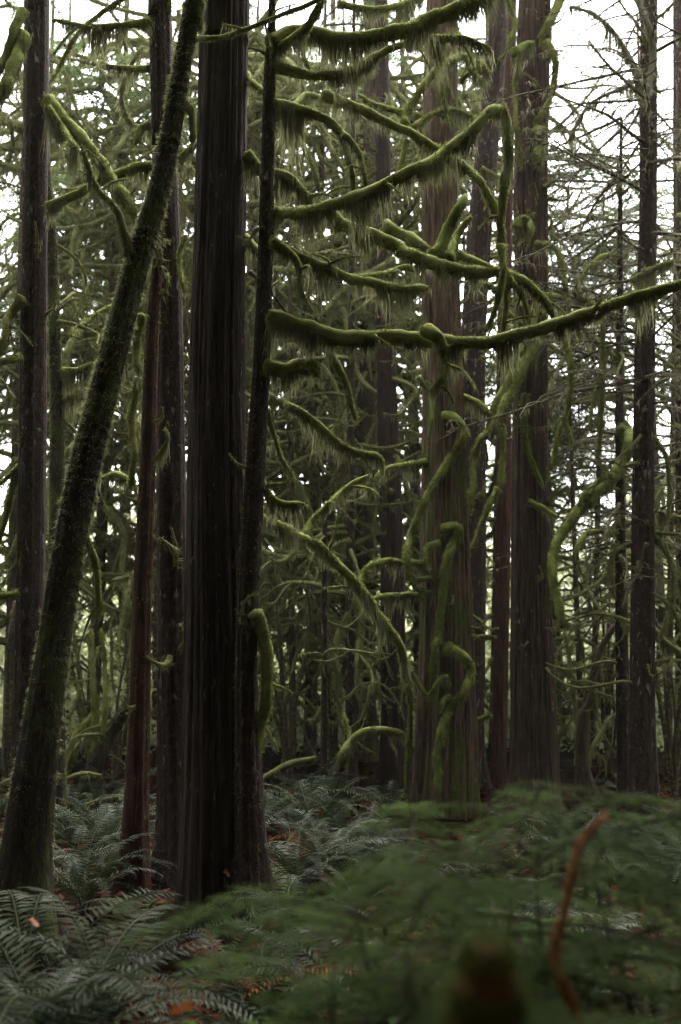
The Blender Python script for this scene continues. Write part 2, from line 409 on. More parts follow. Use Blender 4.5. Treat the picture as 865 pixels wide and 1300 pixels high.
# ------------------------------------------------------------------ hero trees
TREES = {}
def tree(key, label, pts, D, bark, cat='tree', crown=None, name='tree', top=11., base_flare=1.35, ridge=.10, nseg=56, furze=0, fl=.02, group=None,
         broken=False, mossm='moss', ztop=None):
    """pts: (u, v, width) in photograph pixels from top to bottom, D the distance (or two: top, bottom)"""
    d0, d1 = D if isinstance(D, tuple) else (D, D)
    pts = sorted(pts, key=lambda p: p[1])
    vs = np.array([p[1] for p in pts]); dd = np.interp(vs, [vs[0], vs[-1]], [d0, d1])
    rows = [[*P(p[0], p[1], d), Wd(p[2], d) / 2] for p, d in zip(pts, dd)]
    last = np.array(rows[-1]); zb = float(g(last[0], last[1])) - .12
    if last[2] > zb + .05:
        prev = np.array(rows[-2]); k = (last[2] - zb) / max(.3, prev[2] - last[2])
        e = last.copy(); e[:2] += (last[:2] - prev[:2]) * min(k, 1.5) * .5; e[2] = zb; e[3] = last[3] * base_flare
        rows.append(e)
    first = np.array(rows[0])
    if not broken:
        sec = np.array(rows[1]); sl = (first[:2] - sec[:2]) / max(.4, first[2] - sec[2])
        sl = np.clip(sl, -.12, .12)
        for zt, k in ((first[2] + (top - first[2]) * .5, .75), (top, .4)):
            if zt > first[2] + .3:
                rows.insert(0, [first[0] + sl[0] * (zt - first[2]), first[1] + sl[1] * (zt - first[2]), zt, first[3] * k])
    rows = rows[::-1]
    sp, L = spline(rows, .055)
    base = np.array([sp[0, 0], sp[0, 1], float(g(sp[0, 0], sp[0, 1]))])
    t = thing(name, base, label, cat, group)
    c = sp[:, :3]; r = np.maximum(sp[:, 3], .006)
    th = np.arange(nseg) * 2 * math.pi / nseg
    h = np.maximum(c[:, 2] - base[2], 0)
    # fibrous ridges that run up the trunk and wander, plus buttress lobes at the foot
    A = np.broadcast_to(th, (len(c), nseg)); Zz = np.broadcast_to(c[:, 2:3], A.shape)
    sd = abs(hash(key)) % 97 if False else sum(map(ord, key))
    q = np.stack([np.cos(A) * 3.2, np.sin(A) * 3.2, Zz * .55 + sd], -1).reshape(-1, 3)
    fq = 2.2 if nseg > 100 else 1.2
    rd = (1 - np.abs(vnoise(q * np.array([fq, fq, 1.1]), sd)) * 2.6) * .6 + vnoise(q * np.array([fq * 2.4, fq * 2.4, 2.2]), sd + 1) * .45 + vnoise(q * np.array([.35, .35, 1.2]), sd + 2) * .6
    lob = np.maximum(0, vnoise(np.stack([np.cos(A) * 1.3, np.sin(A) * 1.3, Zz * 0 + sd], -1).reshape(-1, 3), sd + 5)).reshape(A.shape)
    fl_ = np.exp(-h / .28)[:, None]
    R = r[:, None] * (1 + ridge * rd.reshape(A.shape) + lob * fl_ * (base_flare - .8) * 1.5)
    mbt = MB(); tube(mbt, c, R, nseg)
    link('trunk', mbt.mesh('trunk', M[bark], base), t)
    if furze:
        mf = MB()
        vis = int(np.searchsorted(c[:, 2], P(432, -60, d0)[2])) if not broken else len(c)
        cc, rr = c[:max(vis, 5)], r[:max(vis, 5)]
        fuzz(mf, cc, rr * 1.02, int(furze * vis * .055), fl, .006, 0, .3)
        strands(mf, cc, rr * 1.05, int(furze * .05 * vis * .055), fl * 4, .006)
        link('moss', mf.mesh('moss', M[mossm], base, False), t, kind='stuff')
    if crown is not None:
        ci, zc, s = crown
        tp = c[-1]
        k = int(np.argmin(abs(c[:, 2] - zc)))
        link('crown', CROWNS[ci], t, tuple(np.array([c[k, 0], c[k, 1], zc]) - base), (0, 0, rng.uniform(0, 6)), s)
    TREES[key] = (t, base, c, r)
    return t

def branch(key, pts, D, w0, w1=None, fr=1.0, moss='moss', dens=1.0, wig=.04, frl=None, bare=False):
    """a mossy limb of tree `key` through photograph pixels, D = distance at its two ends, w = thickness in pixels"""
    t, base, tc, tr = TREES[key]
    d0, d1 = D if isinstance(D, tuple) else (D, D)
    w1 = w0 * .75 if w1 is None else w1
    n = len(pts); rows = []
    for k, (u, v) in enumerate(pts):
        f = k / (n - 1); d = d0 + (d1 - d0) * f + (rng.normal(0, wig) if 0 < k < n - 1 else 0)
        rows.append([*P(u, v, d), Wd(w0 + (w1 - w0) * f, d) * (.49 if moss == 'moss_bright' else .56)])
    sp, L = spline(rows, .03)
    c, r = sp[:, :3], sp[:, 3] * .86
    kn = np.stack([vnoise(c * 5.5 + 9 * q, q) + .5 * vnoise(c * 13 + 5 * q, q + 4) for q in range(3)], 1)
    c = c + kn * r[:, None] * .36
    e = np.minimum(np.arange(len(r))[::-1] * .03 / (r[-1] * 2.2 + 1e-6), 1)
    r = r * np.sqrt(.25 + .75 * e)
    nb = min(5, len(r) // 3)
    r[:nb] *= np.linspace(1.35, 1.0, nb)                  # swollen where it leaves the trunk
    twl = []
    m_ = MB(); tube(m_, c, r, 12, None if bare else lump(.26, 13, len(pts) + int(pts[0][0])))
    for k in range(0 if L < .35 or moss == 'moss_bright' else int(rng.integers(1, 2 + L * 3))):    # small side twigs
        j = int(rng.integers(len(c) // 4, len(c) - 1)); tg = c[j] - c[j - 1]; tg /= np.linalg.norm(tg)
        q = tg * rng.uniform(.2, .9) + rng.normal(0, .6, 3) + [0, 0, rng.choice([-.5, .5])]; q /= np.linalg.norm(q); l2 = rng.uniform(.07, .30)
        tw, _ = spline([[*c[j], r[j] * .45], [*(c[j] + q * l2 * .5 + rng.normal(0, .015, 3)), .006], [*(c[j] + q * l2 + [0, 0, -.04]), .0025]], .03)
        tube(m_, tw[:, :3], tw[:, 3], 6, lump(.2, 20, k))
        twl.append(tw)
    bo = link('branch', m_.mesh('branch', M['twig' if bare else moss], base), t)
    px = Wd(1, (d0 + d1) / 2)
    h = MB()
    if not bare:
        fuzz(h, c, r, int(L * 2600 * dens * max(.5, w0 / 14)), px * 4.0, px * 1.1, 0, .15)
    for tw in twl:
        fuzz(h, tw[:, :3], tw[:, 3], 40 + int(len(tw) * 14), px * 3.5, px * 1.0); strands(h, tw[:, :3], tw[:, 3], int(len(tw) * 9 * min(fr + .2, 1)), px * 18, px * 1.2, 1)
    if fr > 0:
        strands(h, c, r, int(L * 1300 * dens * min(fr, 1.5) * max(.55, w0 / 15)), px * (frl or 44) * fr, px * 1.15, 1, int(pts[0][1]) % 50, 7.)
    if h.n:
        link('moss', h.mesh('moss', [M[moss], M['strand']], base, False), bo, kind='stuff')
    return bo

# the stand, nearest first -------------------------------------------------------------
tree('lean', 'mossy trunk leaning to the right across the left side of the stand',
     [(250, -25, 24), (245, 0, 21), (222, 140, 25), (202, 240, 28), (172, 340, 32), (136, 480, 36), (106, 600, 40), (80, 740, 40), (67, 830, 41), (52, 930, 48), (40, 1020, 56), (31, 1100, 64)],
     5.6, 'leaner', furze=4600, fl=.028, mossm='strand', top=12, ridge=.06)
tree('cedar', 'thick dark cedar with furrowed bark, the widest trunk, in the foreground',
     [(285, -20, 66), (284, 60, 66), (280, 250, 67), (276, 420, 70), (275, 600, 74), (277, 750, 80), (280, 880, 92), (281, 1000, 98), (281, 1100, 106), (282, 1150, 114)],
     6.3, 'cedar', top=13, base_flare=1.12, nseg=170, ridge=.075, name='cedar_tree')
tree('slim', 'slim reddish trunk leaning on the right side of the thick dark cedar',
     [(346, -20, 9), (345, 40, 11), (343, 90, 15), (340, 200, 17), (337, 330, 19), (332, 450, 21), (326, 560, 24), (319, 680, 26), (313, 800, 28), (313, 950, 30), (316, 1100, 34)],
     (6.05, 6.1), 'smooth', top=8.5, furze=700, fl=.02)
tree('left', 'straight bare trunk with pale flecks at the left edge',
     [(47, -20, 31), (47, 0, 31), (44, 300, 32), (41, 600, 34), (38, 850, 36), (36, 1040, 40)],
     7.4, 'smooth', top=13)
tree('thin_left', 'thin mossy trunk close on the right of the straight left trunk',
     [(55, 130, 8), (60, 220, 10), (66, 300, 13), (70, 430, 15), (73, 560, 18), (73, 720, 20), (72, 900, 22), (72, 1050, 24)],
     8.3, 'leaner', top=6.5, furze=2200, fl=.022)
tree('pair', 'dark trunk standing just left of the thick cedar, nearly touching it',
     [(204, -20, 29), (204, 0, 29), (209, 180, 31), (214, 340, 33), (217, 500, 35), (219, 700, 37), (222, 900, 40), (226, 1080, 46)],
     7.0, 'smooth', top=12)
tree('snag', 'broken reddish snag standing left of the dark trunk beside the cedar',
     [(206, 250, 7), (203, 290, 10), (199, 345, 14), (193, 430, 17), (187, 600, 20), (181, 750, 22), (177, 900, 26), (172, 1070, 32)],
     6.7, 'red', broken=True, furze=900)
tree('twist', 'cedar with twisted bright mossy limbs on its trunk, in the middle',
     [(562, -20, 40), (560, 60, 42), (558, 200, 44), (559, 350, 47), (562, 480, 50), (565, 620, 57), (567, 780, 66), (566, 900, 73), (565, 1010, 80)],
     9.6, 'cedar_mossy', base_flare=1.05, top=14, nseg=170, ridge=.10, furze=260, mossm='moss_bright', name='cedar_tree')
tree('twist_back', 'dark trunk standing right behind the cedar with twisted limbs',
     [(636, -20, 26), (630, 60, 27), (618, 200, 28), (608, 320, 30), (601, 450, 31), (600, 620, 32), (598, 800, 34), (594, 1005, 38)],
     11.0, 'smooth', top=15, furze=150)
tree('right_cedar', 'tall furrowed cedar with a mossy stub near its top, right of the middle',
     [(680, -20, 42), (678, 60, 43), (675, 200, 43), (675, 350, 42), (673, 500, 43), (674, 650, 46), (675, 780, 49), (677, 900, 55), (679, 1010, 64)],
     10.0, 'cedar_grey', top=14, nseg=170, ridge=.09, furze=120, name='cedar_tree')
tree('slot', 'narrow black trunk close on the left of the tall furrowed cedar',
     [(645, 200, 15), (640, 420, 17), (640, 600, 18), (637, 800, 18), (633, 1000, 20)],
     11.4, 'red', top=13)
tree('sapling', 'slender conifer stem with thin level twigs, between the tall cedar and the right trunk',
     [(789, 150, 3), (788, 250, 5), (787, 400, 8), (787, 560, 10), (788, 700, 13), (790, 850, 16), (794, 1000, 20)],
     9.8, 'smooth', broken=True, furze=250)
tree('right', 'dark straight conifer trunk near the right edge with dead level twigs',
     [(825, -20, 21), (824, 0, 21), (823, 250, 22), (820, 400, 24), (817, 600, 27), (816, 750, 29), (815, 900, 31), (817, 1020, 40)],
     9.1, 'smooth', top=13)
tree('edge', 'conifer trunk cut by the right edge of the photo',
     [(863, -20, 17), (864, 300, 18), (867, 600, 20), (870, 960, 24)], 13., 'smooth', top=15)
tree('mid', 'brown trunk left of the twisted cedar, half hidden by hanging moss',
     [(484, -20, 17), (485, 60, 18), (487, 250, 20), (491, 480, 24), (497, 650, 28), (500, 850, 31), (502, 1000, 36)],
     11.8, 'cedar', top=15, furze=120)
tree('mid_thin', 'thin dark pole of a trunk standing in the central thicket',
     [(447, 330, 7), (446, 450, 9), (445, 600, 10), (445, 750, 11), (446, 980, 14)], 11.0, 'smooth', top=9, furze=200)
tree('mid_back', 'dim trunk standing behind the thin pole in the central thicket',
     [(470, 200, 18), (468, 430, 22), (466, 650, 26), (463, 850, 28), (461, 985, 32)], 13.2, 'far_bark', top=15)
tree('pole', 'thinnest dark pole low in the central thicket, left of the other trunks',
     [(413, 640, 5), (412, 760, 7), (412, 900, 8), (411, 1010, 10)], 9.8, 'smooth', broken=True, furze=200)
tree('hook', 'low mossy stem that bends over to the right like a hook',
     [(436, 955, 10), (433, 975, 12), (432, 1000, 18), (432, 1030, 26)], 9.4, 'leaner', broken=True, furze=2200)
tree('elbow', 'crooked mossy trunk bending over behind the snag on the left',
     [(186, 840, 12), (176, 868, 13), (160, 900, 15), (140, 930, 17), (124, 962, 19), (116, 990, 22), (113, 1018, 28)],
     9.9, 'leaner', broken=True, furze=4200)
tree('bowl', 'crooked bare stem forking near the ground right of the tall cedar',
     [(781, 794, 7), (764, 822, 8), (754, 855, 9), (746, 890, 11), (740, 930, 13), (739, 967, 14), (743, 1005, 22)], 10.4, 'far_bark', broken=True, furze=250)

# limbs of the slim tree that reach across the middle ------------------------------------
S = 'slim'
branch(S, [(346, 270), (380, 268), (430, 258), (480, 240), (530, 214), (570, 188), (605, 160), (630, 139), (641, 152), (645, 190), (642, 235), (636, 280), (637, 318)], (6.1, 7.0), 17, 11, 1.15)
branch(S, [(410, 118), (425, 124), (455, 136), (490, 154), (530, 174), (562, 193), (590, 212), (612, 234), (628, 262), (634, 280)], (6.9, 7.1), 12, 12, .9)
branch(S, [(345, 55), (372, 40), (400, 40), (428, 47), (470, 46), (511, 36), (553, 22), (594, 4), (622, -14), (660, -50)], (6.05, 6.4), 19, 19, 1.1)
branch(S, [(345, 84), (378, 93), (403, 98), (428, 94), (455, 83), (483, 67), (511, 57), (539, 50), (566, 48), (594, 51), (622, 61)], (6.05, 6.6), 14, 6, 1.2)
branch(S, [(342, 66), (365, 56), (388, 38), (403, 15), (413, -12)], (6.05, 5.8), 12, 10, 1.2)
branch(S, [(244, 50), (283, 47), (310, 38), (350, 22), (385, 8), (420, -8)], (5.75, 5.5), 7, 6, .4, frl=16)
branch(S, [(345, 131), (378, 137), (403, 145), (422, 158), (436, 176), (444, 202), (450, 243)], (6.05, 6.6), 14, 8, 1.5)
branch(S, [(434, 170), (446, 180), (458, 200), (465, 240)], (6.4, 6.6), 9, 6, 1.0)
branch(S, [(313, 197), (338, 221), (356, 220), (373, 231), (396, 258)], (6.2, 6.4), 14, 11, 1.6)
branch(S, [(420, 272), (440, 284), (480, 303), (505, 313), (531, 326), (564, 338), (589, 343), (612, 345), (635, 343)], (6.8, 7.0), 17, 17, 1.1)
branch(S, [(635, 343), (652, 352), (670, 362), (690, 381), (702, 402)], (7.0, 7.1), 14, 10, .7)
branch(S, [(645, 352), (658, 370), (668, 392), (672, 415)], (7.0, 7.1), 9, 6, .5)
branch(S, [(637, 312), (639, 346), (630, 387), (617, 420)], (6.95, 7.0), 10, 7, .6)
branch(S, [(641, 346), (643, 382), (638, 422)], (7.0, 7.1), 8, 6, .5)
branch(S, [(490, 288), (518, 299), (545, 318)], (7.3, 7.1), 14, 12, .8)
branch(S, [(582, 322), (602, 331), (630, 342)], (7.2, 7.0), 9, 10, .6)
branch(S, [(553, 326), (568, 290), (583, 262), (591, 248)], (7.0, 7.1), 19, 14, .5, 'moss_bright')
branch(S, [(567, 330), (580, 300), (597, 276)], (7.0, 7.2), 14, 10, .8, 'moss_bright')
branch(S, [(340, 408), (380, 413), (420, 425), (460, 428), (500, 427), (540, 430), (570, 433), (610, 434), (650, 428), (690, 415), (730, 402), (770, 389), (810, 375), (865, 359), (905, 348)], (6.05, 5.6), 22, 14, 1.1)
branch(S, [(540, 419), (555, 428), (564, 445), (566, 465), (560, 483), (547, 495)], (5.75, 5.75), 15, 11, .8)
branch(S, [(342, 308), (376, 323), (402, 336), (427, 346), (453, 355), (478, 361), (520, 366), (543, 366)], (6.05, 6.6), 14, 12, 1.1)
branch(S, [(345, 308), (365, 318), (378, 335), (383, 372)], (6.0, 6.1), 13, 6, 1.2)
branch(S, [(334, 464), (360, 468), (385, 463), (402, 465), (405, 476)], (6.05, 6.0), 19, 15, 1.0)
branch(S, [(333, 497), (346, 504), (376, 521), (402, 539), (427, 560), (453, 575), (478, 580), (486, 593)], (6.1, 6.5), 11, 10, .9)
branch(S, [(409, 430), (422, 453), (437, 483), (445, 514), (452, 535)], (6.2, 6.5), 12, 7, .7)
branch(S, [(322, 652), (333, 659), (356, 669), (376, 679), (396, 687), (417, 705), (437, 725), (463, 753), (483, 781), (501, 809), (513, 839), (516, 866)], (6.1, 7.6), 13, 10, 1.0)
branch(S, [(389, 680), (396, 661), (417, 641), (437, 621), (468, 603)], (6.6, 6.9), 9, 6, .6)
branch(S, [(332, 612), (345, 632), (360, 640), (385, 640)], (6.1, 6.2), 12, 8, 1.3)
branch(S, [(325, 778), (338, 810), (341, 845), (338, 890), (328, 930), (325, 965)], (6.0, 6.1), 17, 14, .5)
branch(S, [(318, 345), (345, 372), (372, 408), (386, 428)], (6.4, 6.7), 5, 3, .0, bare=True)
branch(S, [(340, 520), (350, 560), (362, 590), (372, 605)], (6.1, 6.3), 6, 5, .6)
branch(S, [(400, 100), (385, 70), (395, 45)], (6.2, 6.3), 6, 5, .8)
branch(S, [(312, 95), (335, 118)], (6.3, 6.1), 9, 8, .6)
branch(S, [(312, 300), (330, 318), (345, 330)], (6.3, 6.1), 9, 8, .8)

# the leaning tree, the left trunk and their limbs -----------------------------------------
branch('lean', [(168, 322), (158, 292), (146, 262), (124, 240), (112, 212), (105, 188)], (5.55, 5.5), 13, 5, 1.1, 'moss_back')
branch('lean', [(232, 132), (241, 136), (245, 146), (243, 182)], (5.6, 5.6), 11, 9, .8)
branch('lean', [(100, 660), (112, 690), (121, 722), (125, 780)], (5.6, 5.7), 11, 8, .9)
branch('lean', [(180, 400), (172, 440), (176, 470)], (5.7, 5.7), 12, 8, .9)
branch('left', [(62, 128), (100, 174), (140, 222), (172, 270)], (7.3, 7.0), 17, 15, .9)
branch('left', [(62, 138), (80, 163), (97, 188)], (7.2, 7.0), 10, 7, 2.2)
branch('left', [(62, 264), (100, 245), (130, 230), (160, 218), (185, 211), (244, 213)], (7.3, 7.2), 13, 11, .9)
branch('left', [(30, 12), (18, 40), (8, 75), (-5, 95)], (7.2, 7.1), 12, 12, .8)
branch('left', [(30, 48), (20, 80), (6, 112), (-8, 130)], (7.2, 7.0), 17, 15, 1.3)
branch('left', [(28, 380), (14, 395), (8, 425), (2, 450)], (7.3, 7.2), 13, 10, 1.3)
branch('left', [(26, 453), (10, 457), (-10, 462)], (7.3, 7.2), 10, 9, 1.0)
branch('left', [(22, 752), (5, 755), (-15, 757)], (7.3, 7.2), 9, 9, 1.0)
branch('left', [(23, 598), (10, 640), (0, 680), (-8, 700)], (7.4, 7.3), 8, 7, .5)
branch('left', [(24, 592), (5, 610), (-10, 618)], (7.4, 7.3), 6, 6, .5)
branch('pair', [(190, 27), (160, 31), (122, 34), (100, 32), (70, 25)], (6.9, 6.7), 11, 4, 1.4)
branch('pair', [(190, 88), (160, 87), (128, 83)], (7.0, 7.2), 8, 6, .8)
branch('pair', [(165, -12), (150, 2), (124, 20), (98, 45), (78, 80), (64, 102)], (7.6, 7.8), 8, 5, .5)
branch('pair', [(190, 160), (178, 165), (172, 185)], (6.95, 6.9), 11, 8, 1.2)
branch('pair', [(228, 205), (240, 190), (248, 180)], (6.9, 6.6), 10, 8, .8)
branch('pair', [(200, 580), (212, 560), (210, 545)], (6.8, 6.7), 7, 5, .7)
branch('pair', [(236, 300), (228, 330), (234, 370)], (6.9, 6.8), 7, 6, .5)
branch('thin_left', [(70, 470), (98, 471), (120, 461)], (8.3, 8.2), 11, 9, 1.0)
branch('thin_left', [(80, 510), (95, 500), (114, 492)], (8.3, 8.4), 9, 7, 1.0)
branch('thin_left', [(80, 475), (86, 445), (100, 420), (118, 402), (145, 388)], (8.4, 8.8), 9, 6, .8)
branch('snag', [(176, 480), (166, 530), (170, 575), (166, 620)], (6.8, 6.8), 11, 8, .6)
branch('snag', [(168, 612), (150, 602), (130, 607)], (6.9, 7.1), 9, 8, 1.0)
branch('elbow', [(82, 978), (100, 945), (118, 925), (148, 915)], (10, 10.2), 7, 6, .6)
branch('elbow', [(80, 975), (98, 935), (118, 908), (140, 898)], (10.3, 10.5), 11, 9, .6)
branch('elbow', [(118, 980), (120, 920), (118, 860), (116, 800)], (9.9, 10.1), 9, 7, .4)
branch('elbow', [(128, 960), (134, 900), (133, 850), (128, 800)], (9.9, 10.0), 7, 5, .5)

# twisted limbs on the middle cedar ------------------------------------------------------
Tw, mg = 'twist', 'moss_bright'
branch(Tw, [(566, 530), (576, 533), (588, 544), (588, 557), (576, 575), (561, 600), (546, 624), (530, 656), (521, 683), (517, 707), (518, 732)], (9.45, 9.2), 15, 9, .3, mg)
branch(Tw, [(562, 670), (574, 667), (582, 671), (575, 690), (567, 710), (563, 735), (561, 771), (558, 800), (553, 825), (552, 860)], (9.35, 9.25), 15, 10, .3, mg)
branch(Tw, [(568, 823), (580, 828), (592, 838), (598, 853), (590, 876), (575, 894), (564, 917), (558, 943), (555, 968), (557, 1008)], (9.35, 9.15), 16, 10, .3, mg)
branch(Tw, [(558, 690), (545, 692), (541, 702), (545, 722)], (9.35, 9.2), 10, 6, .5, mg)
branch(Tw, [(512, 870), (514, 846), (526, 858), (543, 882), (556, 866), (562, 858)], (9.3, 9.25), 8, 6, .6, mg)
branch(Tw, [(569, 884), (562, 890), (560, 902)], (9.3, 9.2), 9, 8, .2, mg)
branch(Tw, [(566, 868), (567, 858)], (9.3, 9.15), 9, 8, .3, mg)
branch(Tw, [(513, 850), (519, 880), (521, 920), (518, 960), (516, 1010)], (9.4, 9.5), 8, 7, .9, mg)
branch(Tw, [(588, 916), (605, 915), (622, 907)], (9.5, 9.6), 6, 6, .5, mg)
branch(Tw, [(540, 716), (513, 714), (493, 711), (473, 715), (461, 727), (455, 746)], (9.5, 8.9), 9, 7, .7, mg)
branch(Tw, [(540, 756), (505, 755), (478, 758), (462, 768)], (9.5, 9.0), 9, 6, .7, mg)
branch(Tw, [(540, 586), (510, 590), (488, 595), (478, 606)], (9.5, 9.0), 9, 6, .8, mg)
branch(Tw, [(518, 725), (530, 735), (548, 732)], (9.2, 9.4), 8, 6, .4, mg)
branch(Tw, [(521, 735), (532, 748), (550, 752)], (9.2, 9.4), 6, 6, .4, mg)
branch(Tw, [(512, 156), (515, 150), (523, 132), (544, 100), (566, 80), (588, 72), (598, 84), (586, 106)], (8.9, 9.3), 9, 11, .7)
branch(Tw, [(524, 163), (546, 146), (572, 140), (598, 148), (604, 165)], (8.9, 9.2), 6, 8, .9)
branch(Tw, [(566, 52), (562, 108), (566, 140), (571, 160)], (9.0, 9.0), 6, 3, .4)
branch(Tw, [(517, 178), (511, 200), (508, 224)], (9.0, 9.0), 8, 7, .5)
branch(Tw, [(580, 45), (600, 70), (620, 90)], (9.3, 9.2), 9, 7, 1.5)
branch(Tw, [(430, 5), (470, 12), (505, 6), (540, -8)], (8.0, 8.4), 9, 8, 1.3)
branch(Tw, [(440, 130), (410, 125), (390, 120), (372, 135)], (8.4, 8.0), 8, 7, 1.0)
branch(Tw, [(536, 150), (520, 142), (498, 140), (470, 130), (455, 120)], (9.4, 9.0), 8, 6, 1.0)
branch(Tw, [(530, 345), (515, 340), (500, 345), (478, 348), (440, 352)], (9.4, 9.1), 8, 6, 1.0)
branch(Tw, [(530, 480), (545, 500), (548, 530), (544, 560)], (9.35, 9.3), 8, 5, 1.0, mg)
branch(Tw, [(540, 200), (530, 180), (522, 150)], (9.3, 9.1), 6, 4, .3, bare=True)

# limbs of the tall right cedar and the trunk behind the twisted one -----------------------
Rc = 'right_cedar'
branch(Rc, [(676, 425), (663, 445), (645, 486), (628, 514), (620, 544), (610, 558), (603, 582), (600, 618), (597, 652)], (9.75, 9.3), 11, 8, .7)
branch(Rc, [(684, 430), (673, 450), (654, 488), (638, 519), (624, 552)], (9.7, 9.4), 17, 12, 1.0)
branch(Rc, [(667, 500), (666, 544), (671, 572), (680, 597), (690, 617)], (9.75, 9.75), 10, 6, .2, mg)
branch(Rc, [(672, 637), (691, 645), (706, 655)], (9.75, 9.5), 8, 6, .5, mg)
branch(Rc, [(632, 620), (620, 645), (605, 682), (590, 720), (584, 753), (586, 783), (595, 806)], (10.2, 9.8), 8, 5, .3, mg)
branch(Rc, [(575, 499), (594, 506), (612, 514), (622, 526)], (9.8, 9.5), 9, 8, .6, mg)
branch(Rc, [(636, 540), (638, 570), (636, 615)], (10.9, 10.9), 9, 8, .2, mg)
branch(Rc, [(655, 66), (666, 58), (678, 54)], (9.6, 9.7), 14, 12, .8, mg)
branch(Rc, [(694, 55), (704, 70), (706, 95), (699, 125), (688, 145), (679, 156)], (9.75, 9.75), 9, 6, .3)
branch(Rc, [(684, 162), (685, 180), (683, 206)], (9.75, 9.7), 16, 13, 1.1)
branch(Rc, [(660, 70), (655, 110), (656, 160), (662, 214)], (9.8, 9.8), 6, 5, .3)
branch(Rc, [(714, -10), (700, 22), (686, 48)], (9.9, 9.8), 12, 12, .8)
branch(Rc, [(645, -5), (655, 30), (648, 55)], (9.8, 9.7), 7, 6, 1.0)
branch(Rc, [(655, 290), (662, 278), (672, 280), (676, 296)], (9.7, 9.6), 12, 8, 1.1)
branch(Rc, [(682, 310), (698, 310), (710, 323), (717, 356), (724, 390)], (9.75, 9.4), 9, 6, .5)
branch(Rc, [(692, 378), (730, 378), (748, 383), (764, 394)], (9.8, 9.4), 9, 6, .8)
branch(Rc, [(694, 375), (680, 400), (676, 425)], (9.8, 9.7), 9, 9, .8)
branch(Rc, [(585, 330), (600, 355), (625, 365), (650, 380)], (9.9, 9.8), 8, 7, .7)
branch(Rc, [(640, 395), (660, 410), (668, 420)], (9.7, 9.7), 8, 8, .8)
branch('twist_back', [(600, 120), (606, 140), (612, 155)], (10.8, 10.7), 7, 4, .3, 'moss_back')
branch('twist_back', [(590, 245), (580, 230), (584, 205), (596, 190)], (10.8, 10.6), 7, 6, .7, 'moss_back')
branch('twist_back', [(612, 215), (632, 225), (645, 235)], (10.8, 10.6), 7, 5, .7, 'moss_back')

# limbs on the right side ------------------------------------------------------------------
branch('sapling', [(786, 545), (797, 552), (799, 566), (793, 583), (779, 606), (754, 633), (729, 656), (711, 678), (703, 702), (702, 733), (707, 760), (715, 796)], (9.75, 8.9), 18, 13, .35, mg)
branch('sapling', [(779, 603), (760, 612), (744, 627), (734, 648)], (9.4, 9.3), 10, 7, .4, mg)
branch('sapling', [(786, 677), (757, 673), (742, 679), (734, 694), (733, 715)], (9.8, 9.5), 8, 6, .5)
branch('sapling', [(715, 425), (724, 456), (724, 494), (719, 527), (708, 556), (702, 591)], (8.9, 9.0), 9, 6, .4)
branch('sapling', [(765, 400), (766, 455), (765, 515), (759, 585)], (9.0, 9.1), 7, 5, .5, 'moss_back')
branch('sapling', [(764, 460), (755, 503), (749, 546)], (9.1, 9.1), 6, 4, .2, 'moss_back')
branch('sapling', [(731, 372), (739, 350), (753, 333), (768, 326), (787, 324)], (9.5, 9.8), 7, 8, .6)
branch('sapling', [(745, 423), (765, 440), (785, 458)], (9.6, 9.8), 6, 7, .8, 'moss_back')
branch('sapling', [(780, 690), (776, 720), (780, 760)], (9.7, 9.7), 7, 5, .3, 'moss_back')
branch('right', [(806, 355), (822, 345), (838, 337), (856, 331)], (8.9, 8.5), 8, 9, .9)
branch('right', [(808, -8), (820, 25), (829, 60), (826, 100), (818, 142)], (8.85, 8.8), 8, 6, .8, 'lichen')
branch('right', [(812, 100), (800, 72), (782, 44), (754, 18), (724, 8)], (9.0, 9.2), 7, 4, 1.0, 'lichen')
branch('right', [(812, 98), (790, 112), (758, 126), (740, 144), (724, 174)], (9.0, 9.2), 6, 3, .9, 'lichen')
branch('right', [(830, 555), (846, 580), (850, 620), (848, 660)], (9.1, 9.0), 6, 5, .5, 'moss_back')
branch('right', [(828, 680), (846, 700), (856, 730), (852, 775), (838, 812)], (9.1, 9.0), 8, 6, .5, 'moss_back')
branch('right', [(830, 800), (846, 815), (870, 835)], (9.1, 9.2), 9, 10, .8, 'moss_back')
branch('right', [(836, 650), (850, 655), (880, 662)], (9.1, 9.2), 7, 8, 1.2, 'moss_back')
branch('right', [(822, 690), (812, 720), (798, 750), (790, 772)], (8.85, 8.8), 5, 4, .2, bare=True)
branch('bowl', [(742, 985), (752, 950), (768, 920), (782, 905)], (10.4, 10.6), 6, 5, .3, 'moss_back')
branch('bowl', [(738, 950), (730, 900), (726, 860), (718, 800)], (10.4, 10.5), 5, 4, .3, 'moss_back')
branch('hook', [(433, 972), (436, 954), (446, 940), (462, 929), (488, 926), (511, 930)], (9.4, 9.2), 11, 7, .6)
branch('hook', [(446, 942), (440, 925), (436, 905)], (9.4, 9.5), 6, 4, .3)
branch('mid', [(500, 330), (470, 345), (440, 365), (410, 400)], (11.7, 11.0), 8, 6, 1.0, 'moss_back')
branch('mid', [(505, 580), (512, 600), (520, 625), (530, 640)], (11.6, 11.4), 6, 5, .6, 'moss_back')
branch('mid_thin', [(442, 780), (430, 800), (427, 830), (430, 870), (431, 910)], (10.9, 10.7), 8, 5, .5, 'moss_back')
branch('mid_thin', [(450, 760), (456, 800), (452, 850), (460, 900)], (10.9, 10.8), 6, 4, .6, 'moss_back')

